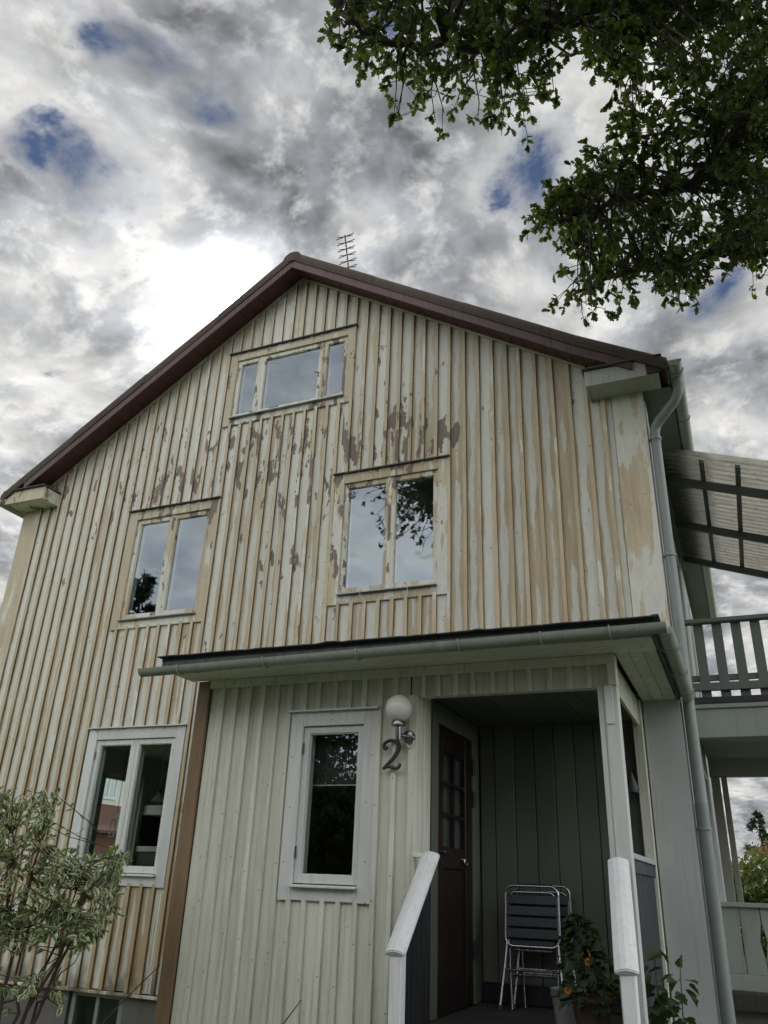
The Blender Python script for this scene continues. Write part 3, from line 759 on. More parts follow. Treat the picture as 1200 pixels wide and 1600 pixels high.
for k in (1, 2):
    zc = pz0+(pz1-pz0)*k/3; m.box(dx0+.005, dx1-.005, py0, ym-.016, zc-.014, zc+.014); m.box(dx0+.005, dx1-.005, ym+.016, py1, zc-.014, zc+.014)
m.build('glazing_bar', 'door_wood', door)
for k in range(3):
    for (a, b) in ((py0, ym-.016), (ym+.016, py1)):
        za, zb = pz0+(pz1-pz0)*k/3+(.014 if k else 0), pz0+(pz1-pz0)*(k+1)/3-(.014 if k < 2 else 0)
        MB().box(xd-.018, xd-.014, a, b, za, zb).build('pane', 'glass', door)
bx('backing', 'porch_inner_shaded', door, xd-.049, xd-.046, py0-.02, py1+.02, pz0-.02, pz1+.02, 0)
for z in (2.46, 2.20, 1.10): bx('hinge', 'black_iron', door, xd+.004, xd+.03, -.245, -.195, z, z+.13, .004)
MB().lathe([(.0, .03), (.016, .03), (.018, .024), (.03, .008), (.03, 0)], (xd+.006, -.49, 1.79), 16, 'x').build('knocker_plate', 'steel', door, smooth=True)
MB().tube([(xd+.03, -.49+.035*math.sin(a), 1.775-.04*math.cos(a)) for a in np.linspace(0, 2*math.pi, 15)], .006, 8).build('knocker_ring', 'chrome', door, smooth=True)
MB().tube([(xd+.0, -1.03, 1.83), (xd+.045, -1.03, 1.83), (xd+.05, -.93, 1.83)], .009, 8).build('handle', 'steel', door, smooth=True)
pwn = window(porch, 'P', PWIN, PF, [], 'porch_trim', 'porch_trim', tw=.105, cap='fresh_white', gl='glass_mid', sillmat='porch_trim', sash=.048)
nl = MB()
for x in PB[1:-1]:
    for z in (.5, 1.05, 1.62, 2.2, 2.86):
        if -3.13 < x < -2.39 and 1.45 < z < 2.8: continue
        nl.lathe([(.0, -.0015), (.0042, -.0012), (.0045, 0)], (x+random.uniform(-.006, .006), D1-.0275, z+random.uniform(-.2, .2)), 7, 'y')
for x in (-3.07, -2.45):
    for z in (1.5, 1.72, 2.1, 2.45, 2.74): nl.lathe([(.0, -.0015), (.0045, -.0012), (.005, 0)], (x+random.uniform(-.02, .02), PF-.0005, z+random.uniform(-.03, .03)), 7, 'y')
tag(nl.build('nail_heads', 'black_iron', porch), kind='stuff')
# porch roof: hipped felt roof, soffit, gutters
proof = empty_part('roof', porch, (-2.3, -1, 3.1))
YE, XE0, XE1 = -1.965, -4.10, -.36; ZE = 3.165
rm = MB()
rm.add([(XE0, YE, ZE), (XE1, YE, ZE), (XE1, .03, ZE), (XE1-1.1, .03, 3.68), (XE0, .03, 3.68),
        (XE0, YE, ZE-.03), (XE1, YE, ZE-.03), (XE1, .03, ZE-.03), (XE0, .03, ZE-.03)],
       [(0, 1, 3, 4), (1, 2, 3), (0, 5, 6, 1), (1, 6, 7, 2), (0, 4, 8, 5), (5, 8, 7, 6), (2, 7, 8, 4, 3)])
rm.build('felt_sheet', 'felt', proof)
# ragged felt lip and the dark edge board under it
m = MB(); n = 60; V = []
for i in range(n+1):
    x = XE0-.02+(XE1-XE0+.02)*i/n; k = random.uniform(-.002, .003)+(.009 if i in (24, 25, 42) else 0)
    V.append([(x, YE+.03, ZE+.012), (x, YE-.045, ZE+.004+k), (x, YE-.05, ZE-.004+k), (x, YE+.03, ZE-.002)])
m.v = [p for r_ in V for p in r_]
for i in range(n):
    for k in range(4): m.f.append((i*4+k, i*4+(k+1) % 4, i*4+4+(k+1) % 4, i*4+4+k))
m.f += [(0, 1, 2, 3), (n*4+3, n*4+2, n*4+1, n*4)]
m.build('felt_lip', 'felt', proof)
bx('felt_lip', 'felt', proof, XE1-.01, XE1+.035, YE-.04, -.02, ZE-.006, ZE+.012, .004)
bx('edge_board', 'felt_edge', proof, XE0+.01, XE1-.01, YE-.006, YE+.02, ZE-.105, ZE-.032, .002)
bx('edge_board', 'felt_edge', proof, XE1-.025, XE1-.001, YE+.022, .01, ZE-.105, ZE-.032, .002)
for k in range(4):
    y0 = YE+.025+k*.098; bx('soffit_board', 'porch_cream', proof, XE0+.012, XE1-.03, y0, y0+.095, 3.068, 3.082, .002)
for k in range(3):
    x0 = -.665+k*.091; bx('soffit_board', 'porch_cream', proof, x0, x0+.088, PF-.02, .012, 3.069, 3.083, .002)
bx('fascia_board', 'porch_cream', proof, XE0+.012, XE1-.03, YE+.0215, YE+.024, 3.05, 3.13, 0)
GY = YE-.062
half_gutter('gutter', 'gutter', proof, (XE0-.13, GY, 3.062), (XE1+.075, GY, 3.100), .055)
half_gutter('gutter', 'gutter', proof, (XE1+.058, YE-.005, 3.100), (XE1+.058, -.02, 3.085), .049)
for x in (-3.86, -3.1, -2.35, -1.6, -1.05, -.62):
    zc = 3.062+.038*(x-XE0)/(XE1-XE0)
    P = [(x, GY+.061*math.cos(a), zc-.061*math.sin(a)) for a in np.linspace(-.2, math.pi+.1, 10)]
    MB().tube(P, .006, 6).build('gutter_bracket', 'gutter', proof, smooth=True)
for x in (-3.72, -1.72):   # sleeve joints of the gutter lengths
    zc = 3.062+.038*(x-XE0)/(XE1-XE0); half_gutter('gutter_joint', 'gutter', proof, (x-.03, GY, zc), (x+.03, GY, zc), .0585, caps=False)
for y in (-1.6, -.9, -.25):
    P = [(XE1+.058+.061*math.cos(a), y, 3.09-.061*math.sin(a)) for a in np.linspace(-.1, math.pi+.1, 10)]
    MB().tube(P, .006, 6).build('gutter_bracket', 'gutter', proof, smooth=True)
# side railing between the posts on the right of the niche
sr = empty_part('side_railing', porch, (-.71, -.75, .8))
bx('top_rail', 'panel_grey', sr, -.745, -.672, PF+.102, -.077, 1.80, 1.835, .004)
bx('rail', 'slat_dark', sr, -.735, -.685, PF+.102, -.077, 1.72, 1.797, .003)
for k in range(18):
    y = PF+.14+k*.076; bx('slat', 'slat_dark', sr, -.725, -.70, y, y+.045, .86, 1.722, .002)
bx('rail', 'slat_dark', sr, -.735, -.685, PF+.102, -.077, .83, .88, .003)

# ------------------------------------------------------------------ steps and stair railings
st = empty('entrance_steps', (-1.35, -2.1, 0), 'low concrete steps climbing to the dark porch floor', 'steps')
for k in range(4): bx('step', 'concrete', st, -2.0, -.70, PF-.06-.26*(k+1), PF-.06-.26*k-.002, 0, .76-.19*(k+1)+.02, .01)
def stair_rail(label, xt, xb, yt, yb, zt_, zb_, post_side, wall_end):
    s = empty('stair_railing', ((xt+xb)/2, (yt+yb)/2, 0), label, 'railing', 'white handrails of the entrance steps')
    a, b = Vector((xt, yt, zt_)), Vector((xb, yb, zb_)); t = (b-a).normalized(); sd = t.cross(Vector((0, 0, 1))).normalized(); up = sd.cross(t)
    if up.z < 0: up = -up
    prof = [(-.062, -.026), (-.062, -.004), (-.030, .012), (0, .018), (.030, .012), (.062, -.004), (.062, -.026)]
    MB().prism([a+sd*x+up*y for x, y in prof], b-a).build('handrail', 'rail_white', s, .006, seg=2)
    if wall_end: bx('handrail_return', 'rail_white', s, -2.082, xt-.03, PF-.045, PF+.012, zt_-.03, zt_-.002, .003)
    bx('newel_post', 'rail_white', s, xb-.037, xb+.037, yb+.02, yb+.095, 0, zb_-.005, .004)
    n = 6
    for k in range(n):
        f = (k+.5)/n*.78+.02; p = a.lerp(b, f)
        MB().box(p.x-.012, p.x+.012, p.y-.03, p.y+.03, .08, p.z-.045).build('baluster', 'rail_dark', s, .002)
    return s
stair_rail('white handrail leaning down beside the house number with dark slats below', -1.965, -1.955, -1.56, -2.185, 1.80, 1.245, 1, True)
stair_rail('white handrail running down from the right porch post beside the flowers', -.745, -.668, -1.60, -2.175, 1.79, 1.235, 1, False)

# ------------------------------------------------------------------ lamp, house number
lx, ly, lz = -2.185, PF-.105, 2.745
lamp = empty('wall_lamp', (lx, PF, 2.55), 'round white glass globe lamp on a steel bracket above the house number', 'lamp')
MB().lathe([(.001, -.098)]+[(.098*math.cos(a), .098*math.sin(a)) for a in np.linspace(-1.45, 1.5, 22)]+[(.001, .098)], (lx, ly, lz), 32).build('globe', 'opal', lamp, smooth='all')
MB().lathe([(.0, -.125), (.044, -.125), (.050, -.118), (.050, -.098), (.044, -.088), (0, -.088)], (lx, ly, lz), 24).build('collar', 'steel', lamp, smooth=True)
MB().lathe([(.0, -.22), (.021, -.22), (.022, -.215), (.022, -.126), (0, -.126)], (lx, ly, lz), 18).build('stem', 'steel', lamp, smooth=True)
MB().lathe([(.0, -.04), (.02, -.042), (.040, -.034), (.047, -.02), (.047, 0), (0, 0)], (lx+.045, PF-.003, lz-.185), 22, 'y').build('wall_plate', 'steel', lamp, smooth=True)
MB().tube([(lx, ly, lz-.185), (lx+.02, ly+.03, lz-.185), (lx+.045, PF-.03, lz-.185)], .017, 12).build('arm', 'steel', lamp, smooth=True)
MB().tube([(lx+.03, PF-.01, lz-.225), (lx+.04, PF-.012, lz-.25), (lx+.06, PF-.012, lz-.262), (lx+.078, PF-.010, lz-.245), (lx+.083, PF-.008, lz-.20)], .005, 8).build('cable', 'rail_white', lamp, smooth=True)
def number2():
    pts = []; cx, cz = -2.262, 2.438; s_ = .205
    ctl = [(-.20, .20), (-.28, .20), (-.31, .28), (-.27, .38), (-.15, .46), (.02, .48), (.18, .42), (.25, .28), (.22, .12), (.10, -.08), (-.06, -.24), (-.22, -.40), (-.30, -.47), (-.14, -.40), (.02, -.42), (.16, -.46), (.28, -.42), (.34, -.30)]
    wd = [.045, .05, .055, .055, .055, .06, .075, .085, .085, .075, .068, .06, .04, .055, .065, .065, .055, .03]
    C = [Vector((a, 0, b)) for a, b in ctl]; out = []; wo = []
    for i in range(len(C)-1):
        p0, p1, p2, p3 = C[max(i-1, 0)], C[i], C[i+1], C[min(i+2, len(C)-1)]
        for k in range(5):
            u = k/5; out.append(.5*((2*p1)+(p2-p0)*u+(2*p0-5*p1+4*p2-p3)*u*u+(3*p1-p0-3*p2+p3)*u**3)); wo.append(wd[i]*(1-u)+wd[i+1]*u)
    out.append(C[-1]); wo.append(wd[-1])
    m = MB(); L = []
    for i, p in enumerate(out):
        t = (out[min(i+1, len(out)-1)]-out[max(i-1, 0)]).normalized(); n_ = Vector((-t.z, 0, t.x)); w = wo[i]
        yb, yf = PF-.023, PF-.036
        L.append([(cx+(p.x+n_.x*a)*s_, y, cz+(p.z+n_.z*a)*s_) for a, y in ((-w, yb), (-w*.8, yf), (0, yf-.004), (w*.8, yf), (w, yb))])
    m.v = [q for r_ in L for q in r_]
    for i in range(len(L)-1):
        for k in range(5): m.f.append((i*5+k, i*5+(k+1) % 5, i*5+5+(k+1) % 5, i*5+5+k))
    m.f += [(0, 1, 2, 3, 4), tuple(len(m.v)-1-k for k in range(5))]
    c = MB()
    o = m.build('house_number', 'black_iron'); tag(o, 'black cast iron figure 2 fixed to the porch front below the globe lamp', 'house number')
    b = MB().lathe([(0, 0), (.013, 0), (.015, -.006), (.010, -.013), (0, -.014)], (cx-.20*s_, PF-.022, cz+.235*s_), 12, 'y').build('scroll_end', 'black_iron', o, smooth=True)
number2()
def at(px, py, y):
    d = fw+rr*((px-600)/FPX)+uu*((800-py)/FPX); return CAM+d*((y-CAM.y)/d.y)
def atd(px, py, dist):
    d = (fw+rr*((px-600)/FPX)+uu*((800-py)/FPX)).normalized(); return CAM+d*dist
def inframe(p, mx=40):
    d = p-CAM; z = d.dot(fw)
    if z < .2: return False
    x, y = 600+FPX*d.dot(rr)/z, 800-FPX*d.dot(uu)/z
    return -mx < x < 1200+mx and -mx < y < 1600+mx

# ------------------------------------------------------------------ balcony and terrace on the right
bal = empty('side_balcony', (1.2, 3.2, 0), 'grey-green timber balcony with slatted railing and corrugated sheet roof beside the house', 'balcony')
BY = 1.9; BX0, BX1 = XR+.02, 3.2; BYR = 4.6
zr = lambda x: 5.973-.35*x
rl = empty_part('railing', bal, (1.2, BY, 3.5))
bx('top_rail', 'balcony_green', rl, BX0, BX1, BY-.05, BY+.05, 4.255, 4.30, .005)
bx('bottom_rail', 'balcony_green', rl, BX0, BX1, BY-.03, BY+.02, 3.535, 3.615, .004)
bx('bottom_rail', 'balcony_green', rl, BX0, BX1, BY+.04, BY+.075, 3.65, 3.71, .004)
x = -.245
while x < BX1-.1:
    bx('baluster', 'balcony_green', rl, x, x+.098, BY+.0205+.001, BY+.039, 3.47, 4.254, .003); x += .187
bx('floor_edge', 'felt', bal, BX0, BX1, BY-.06, BY+.03, 3.395, 3.462, .004)
bx('floor', 'deck', bal, BX0, BX1, BY+.032, BYR, 3.40, 3.455, 0)
bx('beam', 'balcony_beam', bal, BX0, BX1, BY-.03, BY+.09, 3.06, 3.345, .005)
bx('beam_moulding', 'balcony_beam', bal, BX0, BX1, BY-.055, BY+.02, 3.347, 3.393, .006)
bx('beam', 'balcony_pale', bal, BX0, BX1, BYR-.15, BYR, 3.0, 3.395, .005)
for k in range(9):
    y0 = BY+.095+k*.28; bx('ceiling_board', 'balcony_beam', bal, BX0, BX1, y0, min(y0+.275, BYR-.152), 3.20, 3.22, .003)
bx('post', 'balcony_pale', bal, BX0+.01, BX0+.115, BYR-.13, BYR-.03, .84, 2.998, .006)
bx('post', 'balcony_pale', bal, BX0+.13, BX0+.20, BYR-.10, BYR-.05, .84, 2.998, .006)
bx('post', 'balcony_beam', bal, BX1-.12, BX1, BY, BY+.12, .84, 3.058, .006)
bx('post', 'balcony_beam', bal, BX1-.12, BX1, BYR-.13, BYR-.01, .84, 2.998, .006)
for y in (BY, BYR-.1): bx('post', 'balcony_green', bal, BX1-.11, BX1-.01, y, y+.1, 3.463, zr(BX1)-.1, .006)
tr = empty_part('terrace_railing', bal, (1.2, BY, .8))
bx('top_rail', 'balcony_beam', tr, BX0, BX1, BY-.05, BY+.045, 1.525, 1.565, .005)
bx('bottom_rail', 'balcony_beam', tr, BX0, BX1, BY-.03, BY+.03, .85, .98, .004)
x = BX0+.012; k = 0
while x < BX1-.2:
    w = .165
    MB().prism([(x, BY-.01, .982), (x+w, BY-.01, .982), (x+w, BY-.01, 1.10), (x+w-.026, BY-.01, 1.25), (x+w, BY-.01, 1.40), (x+w, BY-.01, 1.524), (x, BY-.01, 1.524), (x, BY-.01, 1.40), (x+.026, BY-.01, 1.25), (x, BY-.01, 1.10)], (0, .025, 0)).build('slat', 'balcony_beam', tr, .002); x += w+.008
bx('terrace_floor', 'deck', bal, BX0, BX1, BY-.1, BYR+.2, .70, .83, .004)
bx('terrace_base', 'concrete', bal, BX0+.03, BX1-.05, BY+.0, BYR, 0, .698, 0)
br = empty_part('sheet_roof', bal, (1.2, 3, 6))
def along_x(name, mat, ya, yb, za, zb, x0=XR+.03, x1=3.5):
    MB().prism([(x0, ya, zr(x0)+za), (x0, yb, zr(x0)+za), (x0, yb, zr(x0)+zb), (x0, ya, zr(x0)+zb)], (x1-x0, 0, -.35*(x1-x0))).build(name, mat, br, .003)
for y in (1.81, 3.13, 4.42): along_x('rafter', 'balcony_green', y, y+.06, -.135, -.042)
x = .055
while x < 3.4:
    MB().prism([(x, 1.36, zr(x)-.041), (x+.05, 1.36, zr(x+.05)-.041), (x+.05, 1.36, zr(x+.05)-.006), (x, 1.36, zr(x)-.006)], (0, 3.32, 0)).build('batten', 'balcony_green', br); x += .352
m = MB(); ny = 300; ys = np.linspace(1.29, 4.60, ny)
for x in (-.30, 1.0, 2.2, 3.6):
    for y in ys: m.v.append((x, y, zr(x)+.032+.030*math.sin(y*2*math.pi/.115)))
for i in range(3):
    for j in range(ny-1): m.f.append((i*ny+j, i*ny+j+1, i*ny+ny+j+1, i*ny+ny+j))
m.build('corrugated_sheet', 'fibre_sheet', br, smooth='all')
bx('wall_plate', 'balcony_green', br, XR+.013, XR+.055, 1.5, 4.6, 5.86, 5.93, .003)
# side wall windows of the house beside the balcony
for (y0, y1, z0, z1) in ((2.4, 3.3, 3.5, 5.5), (5.3, 6.5, 4.2, 5.6), (2.5, 3.5, .85, 2.9), (5.4, 6.6, 1.5, 2.9)):
    w = empty_part('window', house, (XR, (y0+y1)/2, z0))
    s = MB(); s.box(XR-.019, XR+.025, y0, y0+.09, z0, z1); s.box(XR-.019, XR+.025, y1-.09, y1, z0, z1); s.box(XR-.019, XR+.024, y0+.09, y1-.09, z1-.09, z1); s.box(XR-.019, XR+.024, y0+.09, y1-.09, z0, z0+.09)
    s.build('frame', 'porch_trim', w); MB().box(XR-.012, XR-.006, y0+.08, y1-.08, z0+.08, z1-.08).build('pane', 'glass', w)
for k in range(46):
    y = .33+k*.158
    MB().box(XR-.0185, XR-.002, y, y+.156, .6, 6.08).build('board', 'panel_grey', house)
# ------------------------------------------------------------------ tv antenna
ab = at(545, 425, .55)
an = empty('tv_antenna', ab, 'small comb-shaped television antenna standing on the roof right of the ridge', 'antenna')
tp = at(539, 368, .50); base = Vector((ab.x, ab.y, zt(ab.x)-.02))
MB().tube([base, ab, tp], .011, 8).build('boom', 'black_iron', an, smooth=True)
for k in range(6):
    c = ab.lerp(tp, .12+.17*k); m = MB()
    for sgn in (-1, 1):
        for up in (-1, 1): m.tube([c, c+Vector((sgn*.055, 0, .008*up)), c+Vector((sgn*.125, .02*up, .040*up))], .0065, 6)
    m.build('element', 'black_iron', an)

# ------------------------------------------------------------------ folding chairs
def chair():
    r_ = empty('folding_chair', (0, 0, 0), 'front folded chrome garden chair with dark slats leaning on the porch wall', 'chair', 'folded garden chairs in the porch')
    def rr_loop(w, z0, z1, y, rad=.06, n=5):
        P = []
        for cx, cz, a0 in ((w-rad, z1-rad, 0), (-w+rad, z1-rad, 90), (-w+rad, z0+rad, 180), (w-rad, z0+rad, 270)):
            for k in range(n+1): a = R(a0+90*k/n); P.append((cx+rad*math.cos(a), y, cz+rad*math.sin(a)))
        return P+[P[0]]
    MB().tube(rr_loop(.205, .42, .84, 0), .011, 10, False).build('back_frame', 'chrome', r_, smooth=True)
    MB().tube(rr_loop(.185, .40, .80, .032), .010, 10, False).build('seat_frame', 'chrome', r_, smooth=True)
    for k in range(4):
        z = .475+k*.078; m = MB(); n = 8
        bx('slat', 'slat_dark', r_, -.192, .192, -.009, .009, z, z+.066, .004)
    bx('slat', 'slat_dark', r_, -.17, .17, .025, .040, .43, .76, .004)
    for sx in (-1, 1):
        MB().tube([(sx*.192, .0, .45), (sx*.205, -.01, .3), (sx*.235, -.05, .01)], .0105, 10).build('leg', 'chrome', r_, smooth=True)
        MB().tube([(sx*.180, .032, .44), (sx*.178, .04, .3), (sx*.165, .05, .01)], .0105, 10).build('leg', 'chrome', r_, smooth=True)
        MB().lathe([(0, 0), (.014, 0), (.014, .03), (0, .03)], (sx*.235, -.05, 0), 10).build('foot', 'black_iron', r_)
    MB().tube([(-.176, .045, .235), (.176, .045, .235)], .009, 8).build('stretcher', 'chrome', r_, smooth=True)
    MB().tube([(-.20, -.02, .26), (.20, -.02, .26)], .008, 8).build('stretcher', 'chrome', r_, smooth=True)
    return r_
c1 = chair(); c2 = copy_tree(c1)
c1.location = (-1.60, -.36, .797); c1.rotation_euler = (R(-9), 0, R(4))
c2.location = (-1.535, -.21, .797); c2.rotation_euler = (R(-6), 0, R(6)); c2['label'] = 'rear folded chrome garden chair half hidden behind the front one'

# ------------------------------------------------------------------ leaves
def leaf_shape(kind):
    """outline (x across, y along 0..1), returns verts, faces, edge-attribute"""
    if kind == 'oak': o = [(0, 0), (.10, .10), (.22, .24), (.13, .33), (.32, .50), (.19, .58), (.33, .76), (.16, .82), (.12, .96)]
    elif kind == 'ovate': o = [(0, 0), (.15, .12), (.25, .32), (.26, .52), (.18, .75), (.065, .92)]
    elif kind == 'heart': o = [(0, .04), (.22, -.08), (.40, .10), (.46, .34), (.30, .48), (.34, .66), (.15, .80)]
    else: o = [(0, 0), (.2, .3), (.17, .7)]
    V = []; F = []; E_ = []
    n = len(o)
    for (x, y) in o:
        z = -.9*x*x; V.append((0, y, 0)); E_.append(0.)
        V.append((x, y, abs(x)*.28-.16*y*y)); E_.append(1.); V.append((-x, y, abs(x)*.28-.16*y*y)); E_.append(1.)
        V[-3] = (0, y, -.16*y*y)
    V.append((0, 1.0, -.16)); E_.append(1.)
    for i in range(n-1):
        a, b = i*3, i*3+3
        F += [(a, a+1, b+1, b), (a+2, a, b, b+2)]
    a = (n-1)*3; F += [(a, a+1, 3*n), (a+2, a, 3*n)]
    return np.array(V), F, np.array(E_)
SH = {k: leaf_shape(k) for k in ('oak', 'ovate', 'heart', 'plain')}
def leaf_mats(pos, direc, size, roll=None, n=None):
    """numpy rotation matrices: leaf y axis along direc"""
    d = np.array(direc, float); d /= np.linalg.norm(d, axis=1)[:, None]+1e-9
    up = np.array([0, 0, 1.])+rng.normal(0, .45, d.shape); sx = np.cross(d, up); sx /= np.linalg.norm(sx, axis=1)[:, None]+1e-9
    nz = np.cross(sx, d)
    return np.stack([sx, d, nz], 2)*np.array(size)[:, None, None]
def scatter(name, kind, mat, parent, pos, direc, size, stuff=True, attr=False, label=None):
    V, F, E_ = SH[kind]; pos = np.array(pos, float); A = leaf_mats(pos, direc, size)
    P = np.einsum('nij,vj->nvi', A, V)+pos[:, None, :]
    N, nv = len(pos), len(V); base = np.array(WL[parent]) if parent is not None else np.zeros(3)
    me = bpy.data.meshes.new(name); co = (P-base).reshape(-1, 3)
    loops = []; tot = []
    for f in F: loops += list(f); tot.append(len(f))
    loops = np.array(loops); al = (loops[None, :]+(np.arange(N)*nv)[:, None]).ravel()
    at_ = np.tile(np.array(tot), N); me.vertices.add(len(co)); me.vertices.foreach_set('co', co.ravel())
    me.loops.add(len(al)); me.loops.foreach_set('vertex_index', al.astype(np.int32))
    me.polygons.add(len(at_)); me.polygons.foreach_set('loop_start', np.concatenate([[0], np.cumsum(at_)[:-1]]).astype(np.int32)); me.polygons.foreach_set('loop_total', at_.astype(np.int32))
    me.update(calc_edges=True); me.validate()
    if attr:
        a = me.attributes.new('edge', 'FLOAT', 'POINT'); a.data.foreach_set('value', np.tile(E_, N))
    me.materials.append(M[mat]); o = link(name, me, base, parent)
    if stuff: o['kind'] = 'stuff'
    return o
LM = {}
def leaf_objs(name, kind, mat, parent, pos, direc, size, attr=False):
    """single leaves sharing one mesh"""
    key = (kind, mat)
    if key not in LM:
        V, F, E_ = SH[kind]; me = bpy.data.meshes.new(name); me.from_pydata(V.tolist(), [], F); me.update()
        if attr: a = me.attributes.new('edge', 'FLOAT', 'POINT'); a.data.foreach_set('value', E_)
        me.materials.append(M[mat]); LM[key] = me
    pos = np.array(pos, float); A = leaf_mats(pos, direc, size)
    for p, a in zip(pos, A):
        o = link(name, LM[key], p, parent); s_ = float(np.linalg.norm(a[:, 1])); m3 = Matrix((a/s_).tolist())
        o.rotation_mode = 'QUATERNION'; o.rotation_quaternion = m3.to_quaternion(); o.scale = (s_, s_, s_)

# ------------------------------------------------------------------ oak over the camera
oak = empty('oak_tree', (4.6, -6.4, 0), 'leafy oak whose dark boughs hang into the top right of the sky', 'tree')
def inpoly(x, y, poly):
    c = False; j = len(poly)-1
    for i in range(len(poly)):
        (xi, yi), (xj, yj) = poly[i], poly[j]
        if (yi > y) != (yj > y) and x < (xj-xi)*(y-yi)/(yj-yi)+xi: c = not c
        j = i
    return c
limbs = [
 [(4.6, -6.4, 0), (4.5, -6.3, 2.5), (4.3, -6.1, 4.8), (4.0, -5.7, 6.6), (3.6, -5.4, 8.6), (3.2, -5.6, 10.6), (2.9, -5.9, 12)],
 [(4.15, -5.9, 5.6), (3.0, -4.4, 7.0), tuple(atd(1290, 120, 8.6)), tuple(atd(1200, 176, 8.2)), tuple(atd(1134, 228, 7.9)), tuple(atd(1092, 284, 7.7)), tuple(atd(1030, 300, 7.6)), tuple(atd(960, 318, 7.5)), tuple(atd(880, 345, 7.4))],
 [(3.9, -5.6, 7.1), (2.4, -4.7, 8.4), tuple(atd(1100, -60, 8.0)), tuple(atd(960, 10, 7.6)), tuple(atd(840, 50, 7.4)), tuple(atd(720, 75, 7.3)), tuple(atd(600, 60, 7.2)), tuple(atd(530, 20, 7.2))],
 [(4.1, -5.8, 6.2), (2.9, -3.9, 6.6), tuple(atd(1260, 320, 8.4)), tuple(atd(1170, 370, 8.1)), tuple(atd(1090, 400, 7.9)), tuple(atd(1000, 420, 7.8)), tuple(atd(900, 455, 7.8))],
 [(3.7, -5.5, 8.0), (1.6, -5.9, 8.9), (-.6, -6.3, 9.0), (-2.6, -6.4, 9.0), (-4.6, -6.3, 8.8)],
 [(3.6, -5.4, 8.6), (2.2, -3.4, 10.0), (.8, -2.2, 10.6)], [(4.0, -5.8, 6.8), (5.6, -4.0, 8.2), (7.0, -2.8, 8.8)], [(3.8, -5.7, 7.8), (5.2, -8.2, 9.0), (6.2, -9.8, 9.2)], [(3.6, -5.5, 8.6), (1.8, -8.4, 9.8), (.4, -10.2, 10)],
]
LP = []
for i, L in enumerate(limbs):
    pts = [Vector(p) for p in L]; out = []
    for a in range(len(pts)-1):
        p0, p1, p2, p3 = pts[max(a-1, 0)], pts[a], pts[a+1], pts[min(a+2, len(pts)-1)]
        for k in range(6):
            u = k/6; q = .5*((2*p1)+(p2-p0)*u+(2*p0-5*p1+4*p2-p3)*u*u+(3*p1-p0-3*p2+p3)*u**3)
            out.append(q+Vector(rng.normal(0, .02 if i else .0, 3)))
    out.append(pts[-1]); n = len(out); ra = (.34, .05) if i == 0 else (.13, .013)
    rad = [ra[0]+(ra[1]-ra[0])*(k/(n-1))**.75 for k in range(n)]
    if i == 0: rad[0] *= 1.35
    MB().tube(out, rad, 10).build('trunk' if i == 0 else 'limb', 'bark_oak', oak, smooth='all')
    for k, q in enumerate(out):
        if i or k > n*.6: LP.append(q)
LPA = np.array([tuple(p) for p in LP])
POLA = [(490, -90), (503, 20), (540, 70), (575, 112), (620, 168), (650, 178), (700, 172), (745, 185), (775, 196), (838, 172), (850, 140), (900, 120), (965, 105), (1010, -90)]
POLB = [(880, -90), (945, 95), (965, 130), (985, 175), (955, 215), (905, 270), (880, 300), (822, 348), (850, 372), (880, 375), (905, 395), (985, 392), (1030, 405), (1100, 400), (1260, 400), (1260, -90)]
POLC = [(880, 460), (905, 430), (965, 410), (1000, 450), (965, 455)], [(1010, 400), (1040, 420), (1095, 415), (1105, 445), (1080, 470), (1040, 455)], [(1120, 390), (1260, 390), (1260, 440), (1190, 435), (1150, 425)], [(830, 352), (905, 300), (925, 380), (860, 372)]
cl = []
def fill(poly, n, d0, d1):
    xs = [p[0] for p in poly]; ys = [p[1] for p in poly]; k = 0
    while k < n:
        x, y = random.uniform(min(xs), max(xs)), random.uniform(min(ys), max(ys))
        if not inpoly(x, y, poly): continue
        d = random.uniform(d0, d1); p = atd(x, y-14, d)
        cl.append(p); k += 1
fill(POLA, 165, 6.6, 8.6); fill(POLB, 380, 6.8, 9.2)
for P_ in POLC: fill(P_, 18, 7.0, 8.4)
seen = len(cl)
k = 0
while k < 620:
    p = Vector((2.6, -6.6, 9.6))+Vector((random.uniform(-1, 1)*6.2, random.uniform(-1, 1)*5.6, random.uniform(-1, 1)*3.2))
    q = p-Vector((2.6, -6.6, 9.6)); e = (q.x/6.2)**2+(q.y/5.6)**2+(q.z/3.2)**2
    if e > 1 or e < .2 or inframe(p, 90): continue
    cl.append(p); k += 1
k = 0
while k < 260:
    p = Vector((-4.75, -6.3, 8.85))+Vector(rng.normal(0, .5, 3))
    if inframe(p, 60): continue
    cl.append(p); k += 1
LPOS, LDIR, LSZ = [], [], []; tw = MB()
